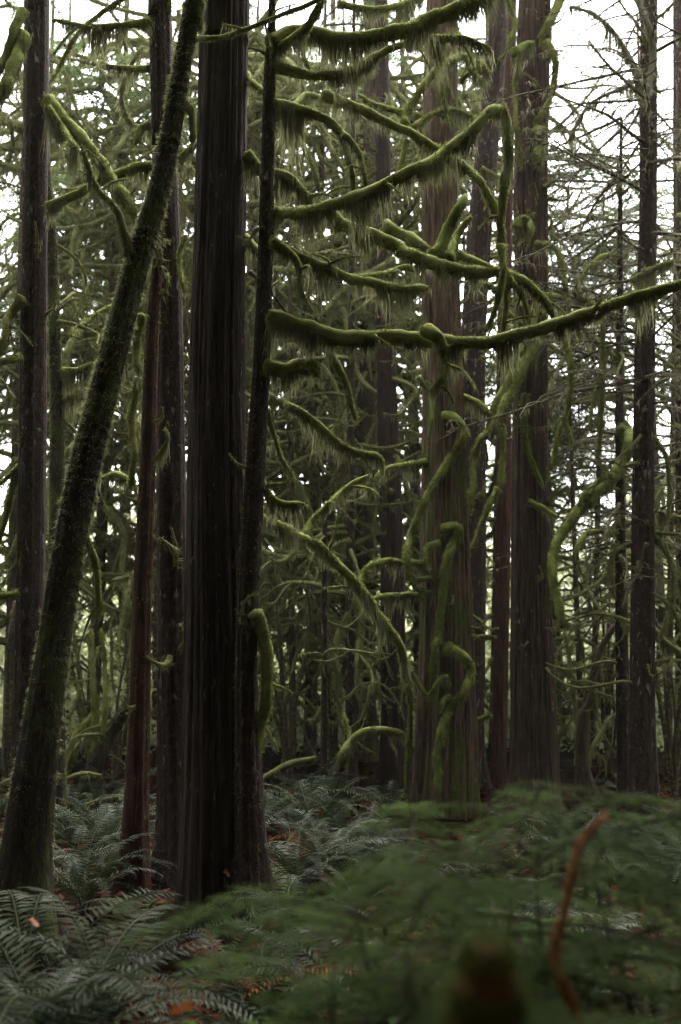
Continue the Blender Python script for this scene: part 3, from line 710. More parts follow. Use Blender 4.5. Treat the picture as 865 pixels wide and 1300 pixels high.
# ------------------------------------------------------------------ shared limb meshes for the trees behind
def mossy_limb(seed, L=2.2, r0=.042, droop=.8, twigs=6, fringe=.2):
    r_ = np.random.default_rng(seed); m_ = MB()
    def path(p0, d, L_, n, dr, wob):
        pts = [np.array(p0, float)]; d = np.array(d, float); cv = r_.normal(0, wob, 3)
        for k in range(n):
            cv = cv * .75 + r_.normal(0, wob, 3)
            d = d + cv + np.array([0, 0, -dr / n * (1.7 if k < n * .6 else -.9)])
            d /= np.linalg.norm(d); pts.append(pts[-1] + d * L_ / n)
        return np.array(pts)
    main = path((0, 0, 0), (1, 0, r_.uniform(-.1, .45)), L, 10, droop, .09)
    lim = [(main, r0)]
    for k in range(twigs):
        j = r_.integers(2, 10); d = main[j] - main[j - 1]; d /= np.linalg.norm(d)
        sd = np.array([d[0], (1 if k % 2 else -1) * r_.uniform(.3, 1.2), d[2] + r_.uniform(-1.0, .4)])
        sub = path(main[j], sd / np.linalg.norm(sd), L * r_.uniform(.2, .5), 6, droop, .14); lim.append((sub, r0 * r_.uniform(.4, .7)))
        for q in range(2):
            j2 = r_.integers(2, 6); lim.append((path(sub[j2], r_.normal(0, 1, 3) * [1, 1, .6], L * r_.uniform(.08, .2), 4, droop, .2), r0 * .2))
    for p, r in lim:
        rows = np.concatenate([p, np.linspace(r, r * .38, len(p))[:, None]], 1)
        sp, LL = spline(rows, .06)
        tube(m_, sp[:, :3], sp[:, 3], 7 if r > r0 * .3 else 4, lump(.28, 13, seed))
        fuzz(m_, sp[:, :3], sp[:, 3], int(LL * 520), .032, .010)
        strands(m_, sp[:, :3], sp[:, 3], int(LL * 70), fringe * (1 if r > r0 * .3 else .5), .012, 1, seed, 6.)
    return m_.mesh('mossy_limb', [M['moss_back'], M['strand']], smooth=False)
LIMBS = [mossy_limb(100 + k, droop=rng.uniform(.3, 1.7), twigs=int(rng.integers(2, 6)), fringe=rng.uniform(.06, .16)) for k in range(14)]

def dead_limb(seed, L=1.8):
    r_ = np.random.default_rng(seed); m_ = MB()
    n = 8; p = np.zeros((n, 3)); d = np.array([1, 0, r_.uniform(-.15, .12)])
    for k in range(1, n):
        d = d + r_.normal(0, .05, 3) + [0, 0, -.03]; d /= np.linalg.norm(d); p[k] = p[k - 1] + d * L / n
    sp, LL = spline(np.concatenate([p, np.linspace(.016, .004, n)[:, None]], 1), .12)
    tube(m_, sp[:, :3], sp[:, 3], 6)
    fuzz(m_, sp[:, :3], sp[:, 3], 160, .03, .007, 1)
    strands(m_, sp[:, :3], sp[:, 3], 130, .10, .005, 1, seed)
    for k in range(9):
        j = r_.integers(3, len(sp) - 1); L2 = r_.uniform(.2, .6)
        q = np.array([.6, r_.choice([-1, 1]) * r_.uniform(.5, 1.2), r_.uniform(-.5, .25)]); q /= np.linalg.norm(q)
        pp = np.stack([sp[j, :3], sp[j, :3] + q * L2 * .5 + [0, 0, .02], sp[j, :3] + q * L2 - [0, 0, .05]])
        s2, _ = spline(np.concatenate([pp, np.array([[.006], [.004], [.002]])], 1), .12)
        tube(m_, s2[:, :3], s2[:, 3], 4)
        strands(m_, s2[:, :3], s2[:, 3], 34, .07, .004, 1, seed + k)
    return m_.mesh('dead_limb', [M['twig'], M['lichen']], smooth=False)
DEAD = [dead_limb(200 + k) for k in range(7)]

def spray(seed, L, step, tw, nl, nw, mat, droop=.25, r0=.008, tw_r=.002, flat=1.0):
    """a flat conifer branch: axis, side twigs on both sides, needles along them"""
    r_ = np.random.default_rng(seed); m_ = MB()
    n = 9; s = np.linspace(0, 1, n)
    p = np.stack([s * L, .05 * L * np.sin(s * 3 + seed), .06 * L * np.sin(s * 4) - droop * L * s ** 2], 1)
    sp, LL = spline(np.concatenate([p, np.linspace(r0, r0 * .25, n)[:, None]], 1), L / 16)
    tube(m_, sp[:, :3], sp[:, 3], 5, mi=1)
    B, A, S = [], [], []
    x = .12 * L
    side = 1
    while x < L * .99:
        f = x / L; side = -side; b = np.array([np.interp(x, p[:, 0], p[:, k]) for k in range(3)])
        l = tw * (1 - f) ** .7 * r_.uniform(.7, 1.15) + tw * .12
        ang = math.radians(r_.uniform(45, 65))
        d = np.array([math.cos(ang), side * math.sin(ang), r_.uniform(-.15, .05)])
        m = max(3, int(l / step))
        k = np.linspace(.05, 1, m)[:, None]
        pts = b + d * l * k + np.array([0, 0, -1]) * (k ** 2) * l * r_.uniform(.1, .4) + np.array([1, 0, 0]) * (k ** 2) * l * .15
        e = np.stack([b, pts[m // 2], pts[-1]])
        tube(m_, e, np.array([tw_r, tw_r * .8, tw_r * .4]), 3, cap=False, mi=1)
        per = np.cross(d, [0, 0, 1.]); per /= np.linalg.norm(per)
        for sg in (-1, 1):
            B.append(pts); A.append(np.tile(per * sg * .85 + d * .5, (m, 1))); S.append(np.tile(d, (m, 1)))
        x += tw * .11 * r_.uniform(.7, 1.3)
    B, A, S = map(np.concatenate, (B, A, S)); m = len(B)
    A = A + r_.normal(0, .22, A.shape); A /= np.linalg.norm(A, axis=1)[:, None]
    ln = (nl * r_.uniform(.6, 1.15, m))[:, None]
    v = np.stack([B - S * nw / 2, B + S * nw / 2, B + A * ln + S * nw * .3], 1)
    m_.add(v.reshape(-1, 3), np.arange(m * 3).reshape(-1, 3), None, 0)
    return m_.mesh('spray', [mat, M['twig']], smooth=False)
SPRAY_FAR = [spray(300 + k, 1.7, .022, .42, .070, .020, M['needles_far'], droop=rng.uniform(.15, .5), r0=.014, tw_r=.004) for k in range(5)]
SPRAY_NEAR = [spray(320 + k, .62, .0050, .20, .017, .0065, M['hemlock'], droop=rng.uniform(.05, .3), r0=.005, tw_r=.0012) for k in range(5)]

def limb_on(t, base, c, zr, meshes, n, sc_, az=None, tilt=(-.35, .35), name='branch', off=None):
    """n limbs on a trunk between heights zr, copies of shared meshes"""
    for k in range(n):
        z = rng.uniform(*zr); j = int(np.argmin(abs(c[:, 2] - z)))
        a = rng.uniform(0, 6.283) if az is None else rng.uniform(*az)
        s = rng.uniform(*sc_); o_ = np.zeros(3) if off is None else np.array([math.cos(a), math.sin(a), 0]) * off[j] * .92
        link(name, meshes[int(rng.integers(len(meshes)))], t, tuple(c[j] + o_ - base), (rng.normal(0, .25), rng.uniform(*tilt), a), (s, s, s))

STUBS = [mossy_limb(400 + k, L=.32, r0=.022, droop=rng.uniform(-1.5, 2.5), twigs=0, fringe=.06) for k in range(6)]
for key, n in (('twist', 26), ('right_cedar', 24), ('twist_back', 12), ('mid', 10), ('slim', 8), ('pair', 8), ('left', 6), ('snag', 6), ('right', 10), ('sapling', 8), ('mid_back', 8)):
    t, base, c, r = TREES[key]
    limb_on(t, base, c, (1.0, min(7.5, c[-1, 2] - .2)), STUBS, n, (.35, .95), (3.0, 6.4), (-.9, .6), 'stub', r)
for key, zr, ms, n, sc_, az in (
        ('sapling', (2.0, 6.2), DEAD, 54, (.45, .95), None), ('right', (3.3, 7.4), DEAD, 56, (.5, 1.15), None),
        ('edge', (1.5, 9), DEAD, 22, (.6, 1.1), (2.0, 4.6)), 
        ('mid_thin', (1.0, 6), LIMBS, 20, (.3, .65), None), ('pole', (.9, 2.6), LIMBS, 5, (.25, .5), None), ('thin_left', (1.2, 4.5), LIMBS, 9, (.25, .45), (-.6, .9)), ('elbow', (.3, .9), LIMBS, 4, (.2, .35), None),
        ('mid_back', (1.2, 8), LIMBS, 22, (.4, .85), None), ('mid', (2.5, 8), LIMBS, 20, (.3, .65), None),
        ('bowl', (.8, 1.4), LIMBS, 4, (.2, .35), None), ('sapling', (1.2, 4), LIMBS, 8, (.25, .45), None), ('right', (1.0, 4), LIMBS, 8, (.3, .5), None)):
    t, base, c, r = TREES[key]
    limb_on(t, base, c, zr, ms, n, sc_, az)

# ------------------------------------------------------------------ trees behind the stand
def back_tree(u, D, wpx, label, limbs, n, zr, sc_, top=12, az=None, group=None, bark='far_bark', sprays=0, lean=0, name='tree', tilt=(-.3, .45)):
    b = P(u, 800, D); x, y = b[0], b[1]; z0 = float(g(x, y))
    t = thing(name, (x, y, z0), label, 'tree', group)
    r = Wd(wpx, D) / 2
    rows = [[x - lean * .1, y, z0 - .1, r * 1.3], [x, y, z0 + .6, r], [x + lean * .4, y, top * .45, r * .75], [x + lean, y, top, r * .25]]
    sp, L = spline(rows, .25)
    m_ = MB(); tube(m_, sp[:, :3], sp[:, 3], 14, lump(.10, 4, int(u)))
    base = np.array([x, y, z0])
    link('trunk', m_.mesh('trunk', M[bark], base), t)
    limb_on(t, base, sp[:, :3], zr, limbs, n, sc_, az, tilt)
    if sprays: limb_on(t, base, sp[:, :3], (zr[0] + 1.6, top), SPRAY_FAR, sprays, (.8, 1.5), az, (.0, .5))
    return t

G1 = 'mossy trees behind the stand'
bt = [
    (256, 12.6, 28, 'mossy conifer behind the thick cedar whose limbs fan out to both sides', LIMBS, 96, (1.8, 8.6), (.7, 1.35), 12, None, 0),
    (120, 13.6, 18, 'mossy conifer seen between the left trunk and the leaning tree', LIMBS, 84, (1.4, 9.2), (.6, 1.25), 12, None, 6),
    (16, 12.5, 18, 'mossy conifer in the gap left of the straight left trunk', LIMBS, 50, (1.2, 8.5), (.5, 1.1), 12, None, 6),
    (395, 13.2, 16, 'mossy tree just right of the slim trunk, lost in its own limbs', LIMBS, 84, (1.0, 8.8), (.5, 1.2), 12, None, 6),
    (372, 11.6, 9, 'thin mossy tree low in the gap right of the thick cedar', LIMBS, 22, (.5, 5.0), (.35, .75), 7, None, 0),
    (535, 14.5, 18, 'mossy conifer seen past the left edge of the twisted cedar', LIMBS, 54, (1.2, 9.6), (.6, 1.2), 13, None, 4),
    (420, 15.6, 14, 'mossy conifer glimpsed above the thin poles, right of the slim trunk', LIMBS, 44, (2.5, 10), (.6, 1.2), 12, None, 8),
    (300, 15.8, 14, 'mossy conifer mostly hidden behind the thick cedar and the slim trunk', LIMBS, 40, (2., 10), (.6, 1.2), 12, None, 4),
    (85, 16.2, 14, 'mossy conifer glimpsed past the thin mossy trunk on the left', LIMBS, 36, (1.5, 10), (.6, 1.2), 12, None, 4),
    (626, 13.6, 11, 'slender mossy tree seen in the slit left of the tall furrowed cedar', LIMBS, 44, (1.0, 9), (.45, .95), 10, None, 6),
    (462, 15.4, 12, 'slender mossy tree behind the brown middle trunk', LIMBS, 36, (1.0, 9.5), (.5, 1.0), 11, None, 4),
    (735, 12.2, 8, 'thin mossy tree between the tall furrowed cedar and the slender stem', LIMBS, 32, (.5, 4.8), (.35, .75), 5.5, None, 0),
    (846, 12.0, 9, 'thin mossy tree right of the dark right trunk', LIMBS, 26, (.5, 6.5), (.4, .85), 7.5, None, 0),
    (200, 15.0, 12, 'mossy tree glimpsed between the leaning tree and the reddish snag', LIMBS, 40, (.8, 8), (.5, 1.1), 9, None, 0),
    (708, 14.8, 16, 'needle-bearing conifer behind the tall furrowed cedar', DEAD, 56, (1., 10), (.8, 1.4), 7.9, None, 40),
    (752, 13.5, 9, 'small conifer in the gap between the tall cedar and the slender stem', DEAD, 44, (.6, 6.4), (.6, 1.1), 6.8, None, 20),
    (840, 15.0, 14, 'conifer behind the dark right trunk', DEAD, 30, (.8, 9), (.7, 1.3), 10, None, 24),
    (160, 18.0, 18, 'hemlock with hanging needles, far behind the leaning tree', LIMBS, 30, (3., 11), (.8, 1.4), 13, None, 24),
    (45, 18.5, 18, 'hemlock with hanging needles, far behind the straight left trunk', LIMBS, 26, (3., 11), (.8, 1.4), 13, None, 24),
    (330, 18.0, 16, 'mossy hemlock far behind the slim trunk', LIMBS, 18, (3., 11), (.8, 1.3), 12.5, None, 14),
    (440, 17.5, 18, 'mossy hemlock far behind the thin pole in the central thicket', LIMBS, 18, (3., 11), (.8, 1.3), 13, None, 8),
    (590, 18.5, 16, 'mossy hemlock far behind the twisted cedar', LIMBS, 34, (1.5, 11), (.8, 1.3), 13, None, 8),
    (790, 20.0, 14, 'far conifer in the bright gap behind the slender stem', DEAD, 70, (1., 12), (.9, 1.6), 9.0, None, 30),
    (690, 21.0, 14, 'far conifer low behind the tall furrowed cedar', DEAD, 24, (1., 7), (.8, 1.3), 7.5, None, 24),
]
for (u, D, wpx, lab, lm, n, zr, s_, top, az_, sp_) in bt:
    top = min(top, 2.0 + .56 * D)
    back_tree(u, D, wpx, lab, lm, n, zr, s_, top, az_, None, sprays=sp_, lean=rng.uniform(-.3, .3), name='conifer_tree' if sp_ > 8 else 'mossy_tree')

# vine maple stems: arching mossy stems low in the central thicket, each clump a thing
def maple(u, D, label, n, hgt, spread, seed):
    r_ = np.random.default_rng(seed)
    b = P(u, 800, D); x, y = b[0], b[1]; z0 = float(g(x, y)); base = np.array([x, y, z0])
    t = thing('vine_maple', base, label, 'shrub')
    for k in range(n):
        a = r_.uniform(0, 6.283); d = np.array([math.cos(a), math.sin(a) * .6, 0]); h = hgt * r_.uniform(.5, 1.1); s = spread * r_.uniform(.3, 1.0)
        pts = [base + [0, 0, -.05], base + d * s * .15 + [0, 0, h * .4], base + d * s * .45 + [r_.normal(0, .08), 0, h * .8], base + d * s * .85 + [r_.normal(0, .1), 0, h], base + d * s * 1.3 + [0, 0, h * r_.uniform(.55, .9)]]
        rr = np.linspace(.022, .008, 5)[:, None] * r_.uniform(.5, 1.3)
        sp, LL = spline(np.concatenate([np.array(pts), rr], 1), .06)
        m_ = MB(); tube(m_, sp[:, :3], sp[:, 3], 8, lump(.2, 12, seed + k))
        so = link('stem', m_.mesh('stem', M['far_bark'], base), t)
        h_ = MB(); fuzz(h_, sp[:, :3], sp[:, 3], int(LL * 420), .022, .007, 0, .0); strands(h_, sp[:, :3], sp[:, 3], int(LL * 50), .10, .009, 1, seed + k)
        link('moss', h_.mesh('moss', [M['moss_back'], M['strand']], base, False), so, kind='stuff')
maple(368, 10.6, 'clump of arching mossy stems low between the slim trunk and the thin poles', 4, 2.0, .9, 41)
maple(425, 11.6, 'clump of arching mossy stems around the foot of the thin pole', 4, 2.4, .9, 42)
maple(150, 11.5, 'clump of arching mossy stems behind the leaning tree', 5, 2.2, 1.1, 43)
maple(770, 12.0, 'clump of arching stems between the tall cedar and the slender stem', 7, 2.3, 1.0, 44)
maple(850, 11.0, 'clump of arching stems right of the dark right trunk', 7, 2.2, .9, 45)
maple(12, 11.2, 'clump of arching mossy stems at the left edge', 4, 2.2, .9, 46)

# ------------------------------------------------------------------ ferns
def frond_mesh(seed, arch, L=.9, pairs=36, plen=.105):
    r_ = np.random.default_rng(seed); m_ = MB()
    n = 26; s = np.linspace(0, 1, n)
    th = math.radians(72) - arch * s ** 1.25
    p = np.zeros((n, 3))
    for k in range(1, n): p[k] = p[k - 1] + np.array([math.cos(th[k]), 0, math.sin(th[k])]) * L / n
    p[:, 1] = .03 * np.sin(s * 2.5 + seed)
    sp = np.concatenate([p, np.linspace(.0042, .0012, n)[:, None]], 1)
    tube(m_, sp[:, :3], sp[:, 3], 4, cap=False, mi=0)
    t = np.gradient(p, axis=0); t /= np.linalg.norm(t, axis=1)[:, None]
    for k in range(pairs):
        f = .10 + .89 * k / (pairs - 1)
        b = np.array([np.interp(f, s, p[:, j]) for j in range(3)]); tt = np.array([np.interp(f, s, t[:, j]) for j in range(3)]); tt /= np.linalg.norm(tt)
        env = min(1, (f - .02) / .22) ** .8 * (1 - max(0, f - .35) / .66) ** .75
        nrm = np.cross(tt, [0, 1, 0]); nrm = nrm if nrm[2] > 0 else -nrm
        for sg in (-1, 1):
            l = plen * env * r_.uniform(.85, 1.1) + .006; wd = .0135 * (.45 + .55 * env)
            d = np.array([0, sg, 0]) * .93 + tt * r_.uniform(.2, .42) + nrm * r_.uniform(-.22, .12); d /= np.linalg.norm(d)
            q = tt
            tip = b + d * l - nrm * l * .12
            m_.add([b - q * wd * .35, b + d * l * .3 + q * wd * .55, tip, b + d * l * .3 - q * wd * .5], [[0, 2, 1], [0, 3, 2]])
    return m_
FR, FRD = [], []
for k in range(6):
    m_ = frond_mesh(k, [1.1, 1.5, 1.9, 2.3, 1.7, 2.05][k])
    FR.append(m_.mesh('frond', M['fern'], smooth=False)); FRD.append(m_.mesh('dead_frond', M['fern_dead'], smooth=False))

def fern(x, y, label, n=10, s=1.0, dead=0, group=None, seed=0):
    r_ = np.random.default_rng(seed)
    z = float(g(x, y))
    t = thing('sword_fern', (x, y, z - .02), label, 'fern', group, r_.uniform(0, 6.28))
    for k in range(n):
        dd = k < dead
        i_ = int(r_.integers(6)); k_ = s * r_.uniform(.65, 1.12)
        link('frond', (FRD if dd else FR)[i_], t, (0, 0, .02), (r_.normal(0, .2), r_.uniform(-.12, .28) + (.5 if dd else 0), k * 6.283 / n + r_.normal(0, .25)), k_)
    return t

def fern_px(u, D): return (u - 432.5) / FPX * D, D
near = [
    (40, 4.4, 'sword fern with dark grey-green fronds rising before the foot of the leaning tree', 11, 1.05, 0),
    (95, 3.9, 'sword fern with long ribbed fronds right of the leaning tree foot, in front', 12, 1.1, 0),
    (150, 4.3, 'sword fern arching toward the foot of the thick cedar', 11, 1.0, 1),
    (60, 3.0, 'sword fern filling the bottom left corner', 12, .95, 0),
    (10, 3.5, 'sword fern cut by the left edge of the photo', 11, 1.0, 1),
    (165, 2.75, 'sword fern at the bottom edge left of the red litter', 11, .85, 0),
    (255, 2.9, 'sword fern at the bottom edge below the thick cedar', 10, .75, 0),
    (285, 4.7, 'half dead fern with rusty fronds at the foot of the thick cedar', 9, .85, 7),
    (228, 5.4, 'sword fern at the base of the dark trunk left of the cedar', 9, .7, 1),
    (345, 4.9, 'yellowing fern right of the foot of the thick cedar', 10, .7, 3),
    (375, 5.7, 'sword fern between the thick cedar and the young hemlocks', 10, .8, 0),
    (330, 3.4, 'sword fern in front of the thick cedar at the edge of the hemlocks', 10, .75, 2),
    (400, 8.3, 'fern with upright feathery fronds below the central thicket', 11, .95, 0),
    (362, 8.7, 'feathery fern right of the thick cedar, back near the thicket', 11, 1.0, 0),
    (470, 4.6, 'fern with ribbed fronds seen through a gap in the young hemlocks', 11, .85, 0),
    (545, 4.2, 'fern below the middle of the young hemlocks', 11, .85, 1),
    (690, 8.0, 'pale fern frond curling at the foot of the tall furrowed cedar', 6, .8, 0),
    (815, 3.6, 'fern under the young hemlocks at the lower right', 11, .85, 0),
    (640, 5.2, 'fern behind the orange dead stick', 10, .8, 1),
    (118, 6.1, 'fern standing between the leaning tree and the snag', 11, .9, 0),
    (140, 7.6, 'dark fern right behind the snag foot, on the red litter', 10, .85, 1),
    (385, 6.6, 'broad fern right of the thick cedar, before the central thicket', 11, .9, 0),
    (720, 5.0, 'fern seen right of the orange dead stick', 10, .8, 1),
]
for k, (u, D, lab, n, s, dd) in enumerate(near):
    x, y = fern_px(u, D); fern(x, y, lab, n, s, dd, None, 500 + k)
zones = [
    ('small sword fern in the shade behind the leaning tree and snag', 'ferns behind the leaning tree', (75, 170), (6.6, 10.5), 16),
    ('sword fern far back at the left edge, between the trunks', 'ferns back at the left edge', (-30, 30), (8.5, 13), 6),
    ('sword fern on the floor of the central gap', 'ferns in the central gap', (335, 500), (6.6, 11), 15),
    ('sword fern among the young hemlocks on the right', 'ferns among the young hemlocks', (430, 880), (4.6, 8.2), 15),
    ('sword fern on the floor at the right edge', 'ferns at the right edge', (760, 900), (6.5, 10.5), 9),
    ('low fern in the dark bottom left', 'low ferns in the bottom left', (-20, 330), (2.5, 5.2), 14),
    ('fern far behind the trunks, in the pale light', 'ferns beyond the stand', (-60, 920), (12, 18), 26),
]
SHORT = {'lean': 'leaning mossy trunk', 'cedar': 'thick dark cedar', 'left': 'straight left trunk', 'snag': 'reddish snag', 'twist': 'twisted-limbed cedar',
         'right_cedar': 'tall furrowed cedar', 'sapling': 'slender conifer stem', 'right': 'dark right trunk', 'mid': 'brown middle trunk', 'hook': 'hooked mossy stem',
         'elbow': 'crooked mossy trunk', 'bowl': 'forked crooked stem', 'pole': 'thinnest dark pole'}
spec = []
for lab, grp, ur, dr, n in zones:
    for k in range(n):
        u, D = rng.uniform(*ur), rng.uniform(*dr); x, y = fern_px(u, D); s_, dd = rng.uniform(.5, .85), int(rng.random() < .4)
        best = min(SHORT, key=lambda q: abs(TREES[q][1][0] - x) + abs(TREES[q][1][1] - y) * .7)
        ub = 432.5 + TREES[best][1][0] / TREES[best][1][1] * FPX
        side = ('right of' if u > ub else 'left of') if abs(u - ub) > 30 else ('behind' if D > TREES[best][1][1] else 'in front of')
        size = 'small' if s_ < .62 else ('tall' if s_ > .76 else 'middling')
        spec.append([x, y, s_, dd, grp, f"{size} sword fern {'with rusty frond ' if dd else ''}{side} the {SHORT[best]}", int(rng.integers(7, 11))])
ORD = ['nearest of them', 'second nearest', 'third nearest', 'fourth nearest', 'fifth nearest', 'sixth nearest', 'seventh nearest', 'eighth nearest']
for q in sorted({r_[5] for r_ in spec}):
    same = sorted((r_ for r_ in spec if r_[5] == q), key=lambda r_: r_[1])
    if len(same) > 1:
        for k, r_ in enumerate(same): r_[5] = f"{q}, {ORD[min(k, 7)]}"
for kk, (x, y, s_, dd, grp, lab, n) in enumerate(spec):
    fern(x, y, lab, n, s_, dd, grp, 700 + kk)

# ------------------------------------------------------------------ young hemlocks in the foreground
def hemlock(u, D, h, label, n, seed, s=1.0):
    r_ = np.random.default_rng(seed)
    x, y = fern_px(u, D); z = float(g(x, y)); base = np.array([x, y, z])
    t = thing('young_hemlock', base, label, 'sapling')
    rows = [[x, y, z - .05, .008], [x + r_.normal(0, .02), y, z + h * .5, .005], [x + r_.normal(0, .05), y, z + h * .86, .003], [x + r_.normal(.10, .04), y - .02, z + h * .93, .0015]]
    sp, _ = spline(rows, .08); m_ = MB(); tube(m_, sp[:, :3], sp[:, 3], 8)
    link('stem', m_.mesh('stem', M['twig'], base), t)
    for k in range(n):
        f = .5 + .47 * (k + .5) / n; j = int(np.argmin(abs(sp[:, 2] - (z + h * f))))
        a = k * 2.4 + r_.normal(0, .3); q = s * (1.2 - .6 * f ** 3) * r_.uniform(.8, 1.2)
        link('branch', SPRAY_NEAR[int(r_.integers(5))], t, tuple(sp[j, :3] - base), (r_.normal(0, .12), r_.uniform(-.22, .15), a), q)
HL = [
    (560, 1.75, 1.25, 'young hemlock with level sprays, the tallest blurred one in the middle', 22),
    (700, 2.45, 1.22, 'young hemlock behind the tip of the orange dead stick', 22),
    (850, 1.8, 1.19, 'young hemlock under the right trunk, right of the orange stick', 20),
    (475, 1.6, 1.12, 'young hemlock at the left end of the hemlock patch', 18),
    (572, 1.5, 1.10, 'young hemlock in front, left of the orange dead stick', 18),
    (905, 1.6, 1.1, 'young hemlock cut by the right edge of the photo', 18),
    (395, 1.35, .98, 'low blurred hemlock at the bottom, in front of the ferns', 14),
    (880, 1.35, 1.03, 'low blurred hemlock at the bottom right', 16),
    (425, 2.0, 1.12, 'young hemlock nearest the thick cedar, at the left of the hemlock patch', 18),
    (640, 2.6, 1.22, 'young hemlock standing back among the ferns in front of the twisted cedar', 18),
    (500, 2.4, 1.14, 'young hemlock standing back left of the twisted cedar', 16),
    (790, 2.5, 1.16, 'young hemlock standing back in front of the slender stem', 18),
]
for k, (u, D, h, lab, n) in enumerate(HL): hemlock(u, D, h + .02 + .02 * D, lab, int(n * .85), 900 + k, .72 if D < 2 else .85)

# orange dead stick, mossy stump, litter ---------------------------------------------------
def stick(name, rows_px, D, label, mat, cat='stick', w=8):
    rows = [[*P(u, v, d), Wd(ww, d) * .5] for (u, v, ww), d in zip(rows_px, D)]
    sp, L = spline(rows, .02)
    base = np.array([sp[0, 0], sp[0, 1], sp[0, 2]])
    m_ = MB(); tube(m_, sp[:, :3], sp[:, 3], 10, lump(.12, 20, 5))
    o = link(name, m_.mesh(name, M[mat], base), None, tuple(base)); o['label'] = label; o['category'] = cat
    return o
stick('dead_stick', [(775, 1500, 16), (752, 1350, 14), (733, 1290, 13), (712, 1240, 13), (705, 1205, 12), (716, 1160, 11), (728, 1105, 10), (738, 1070, 10), (757, 1048, 9), (770, 1036, 7)],
      [1.62, 1.62, 1.62, 1.63, 1.64, 1.66, 1.68, 1.7, 1.72, 1.74], 'blurred orange dead stick rising among the young hemlocks', 'orange')

m_ = MB()
bx, by = fern_px(612, 1.16)
nz, na = 30, 40
zz = np.linspace(0, 1, nz); hS = 1.23
rows_c = np.stack([np.full(nz, bx), np.full(nz, by), -.05 + zz * hS], 1)
rr = .036 * (1 + .3 * vnoise(np.stack([zz * 14, zz * 0, zz * 0], 1), 8)) * (1 + .5 * np.exp(-zz * 6)) * np.sqrt(np.clip(1 - np.clip((zz - .94) / .07, 0, 1) ** 2, .02, 1))
tube(m_, rows_c, rr, na, lump(.18, 9, 77))
sb = np.array([bx, by, float(g(bx, by))])
st = thing('rotten_stump', sb, 'blurred brown stub with a green mossy top at the bottom edge', 'stump')
link('wood', m_.mesh('wood', M['rot'], sb), st)
h_ = MB(); fuzz(h_, rows_c[19:], rr[19:] * 1.02, 6500, .022, .004, 0, .1); strands(h_, rows_c[22:], rr[22:], 1500, .12, .003)
link('moss', h_.mesh('moss', M['moss_bright'], sb, False), st, kind='stuff')

def maple_leaf(u, v, D, sz, label):
    p = P(u, v, D); m_ = MB(); na_ = 15
    a_ = np.arange(na_) * 2 * math.pi / na_; rr_ = sz * np.array([1, .55, .85, .5, .8][:5] * 3)
    v_ = np.stack([np.cos(a_) * rr_, np.sin(a_) * rr_ * .8, .18 * rr_ * np.sin(a_ * 3)], 1)
    v_ = np.concatenate([v_, [[0, 0, 0]]])
    m_.add(v_, [[na_, k, (k + 1) % na_] for k in range(na_)])
    o = link('maple_leaf', m_.mesh('maple_leaf', M['autumn'], smooth=False), None, tuple(p), (rng.uniform(.5, 1.1), rng.uniform(-.4, .4), rng.uniform(0, 6)))
    o['label'] = label; o['category'] = 'leaf'
M['autumn'] = leaf_mat('autumn_leaf', (.14, .032, .012), (.20, .065, .018), .6, .3, .3)
maple_leaf(535, 419, 5.78, .026, 'small red leaf caught on the long level mossy limb, left of its hooked side limb')
maple_leaf(574, 425, 5.74, .018, 'small tan leaf on the long level mossy limb, just right of its hooked side limb')
maple_leaf(758, 397, 5.70, .024, 'dry tan leaf stuck on the rising right part of the long mossy limb')
maple_leaf(656, 1082, 7.5, .06, 'orange leaf fallen among the young hemlocks, left of the orange stick')
maple_leaf(610, 1072, 7.7, .06, 'orange brown leaf in the gap of the young hemlocks below the twisted cedar')
maple_leaf(288, 1108, 6.02, .034, 'russet leaf against the foot of the thick dark cedar')
maple_leaf(43, 1170, 3.2, .03, 'reddish leaf caught in the sword ferns at the lower left')
maple_leaf(232, 1279, 2.4, .03, 'orange leaf on the ferns at the bottom edge')

n = 9000
lx, ly = rng.uniform(-5, 5, n), rng.uniform(1.6, 13, n)
c = np.stack([lx, ly, g(lx, ly) + rng.uniform(.005, .03, n)], 1)
m_ = MB(); diamonds(m_, c, .07, .35, 0, ratio=.55)
lt = link('leaf_litter', m_.mesh('leaf_litter', M['litter'], smooth=False), kind='stuff'); lt['label'] = 'rust brown fallen leaves scattered over the forest floor'; lt['category'] = 'litter'

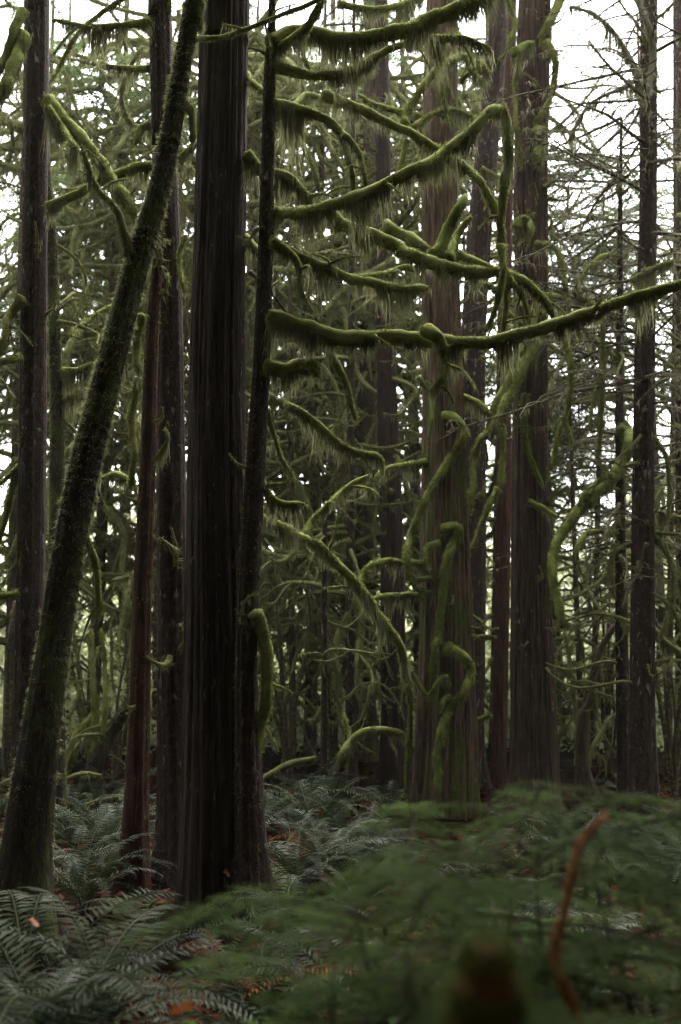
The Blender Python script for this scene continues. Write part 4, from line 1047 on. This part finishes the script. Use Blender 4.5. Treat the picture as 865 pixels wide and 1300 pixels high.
def log(u0, v0, u1, v1, D, w_, label):
    a, b = P(u0, v0, D), P(u1, v1, D); L_ = np.linalg.norm(b - a)
    a[2] = max(a[2], float(g(a[0], a[1])) + .02); b[2] = max(b[2], float(g(b[0], b[1])) + .02)
    mid = (a + b) / 2 + [0, 0, .03]
    sp, _ = spline([[*a, Wd(w_, D) / 2], [*mid, Wd(w_, D) / 2], [*b, Wd(w_ * .6, D) / 2]], .05)
    m_ = MB(); tube(m_, sp[:, :3], sp[:, 3], 9, lump(.2, 10, int(u0)))
    fuzz(m_, sp[:, :3], sp[:, 3], int(1200 * L_), .025, .008)
    o = link('fallen_branch', m_.mesh('fallen_branch', M['moss_back'], a), None, tuple(a)); o['label'] = label; o['category'] = 'fallen branch'
log(82, 990, 128, 984, 9.6, 6, 'thin mossy branch lying on the ground behind the leaning tree')
log(335, 988, 400, 962, 9.7, 8, 'fallen mossy branch slanting up to the thin pole in the central gap')
log(0, 997, 24, 992, 9.8, 6, 'mossy branch lying on the ground at the left edge')
log(110, 1022, 170, 1012, 9.2, 5, 'thin stick lying on the red litter beside the snag')

# ------------------------------------------------------------------ haze
m, n_ = new_mat('haze_air')
pv = N(n_, 'ShaderNodeVolumePrincipled'); pv.inputs['Density'].default_value = .0005
pv.inputs['Color'].default_value = (.93, .96, .88, 1); pv.inputs['Anisotropy'].default_value = .3
o_ = N(n_, 'ShaderNodeOutputMaterial'); n_.links.new(pv.outputs[0], o_.inputs['Volume'])
HAZE = True
if HAZE:
    x0, x1, y0, y1, z0, z1 = -60, 60, -30, 75, -1.3, 22
    mb = MB()
    mb.add([(x, y, z) for z in (z0, z1) for y in (y0, y1) for x in (x0, x1)], None,
           [(0, 2, 3, 1), (4, 5, 7, 6), (0, 1, 5, 4), (2, 6, 7, 3), (0, 4, 6, 2), (1, 3, 7, 5)])
    link('haze', mb.mesh('haze', m, smooth=False), kind='stuff')
print('objects', len(bpy.data.objects), 'tris', sum(len(o.data.loops) - 2 * len(o.data.polygons) for o in bpy.data.objects if o.type == 'MESH' and o.data.users <= 1))
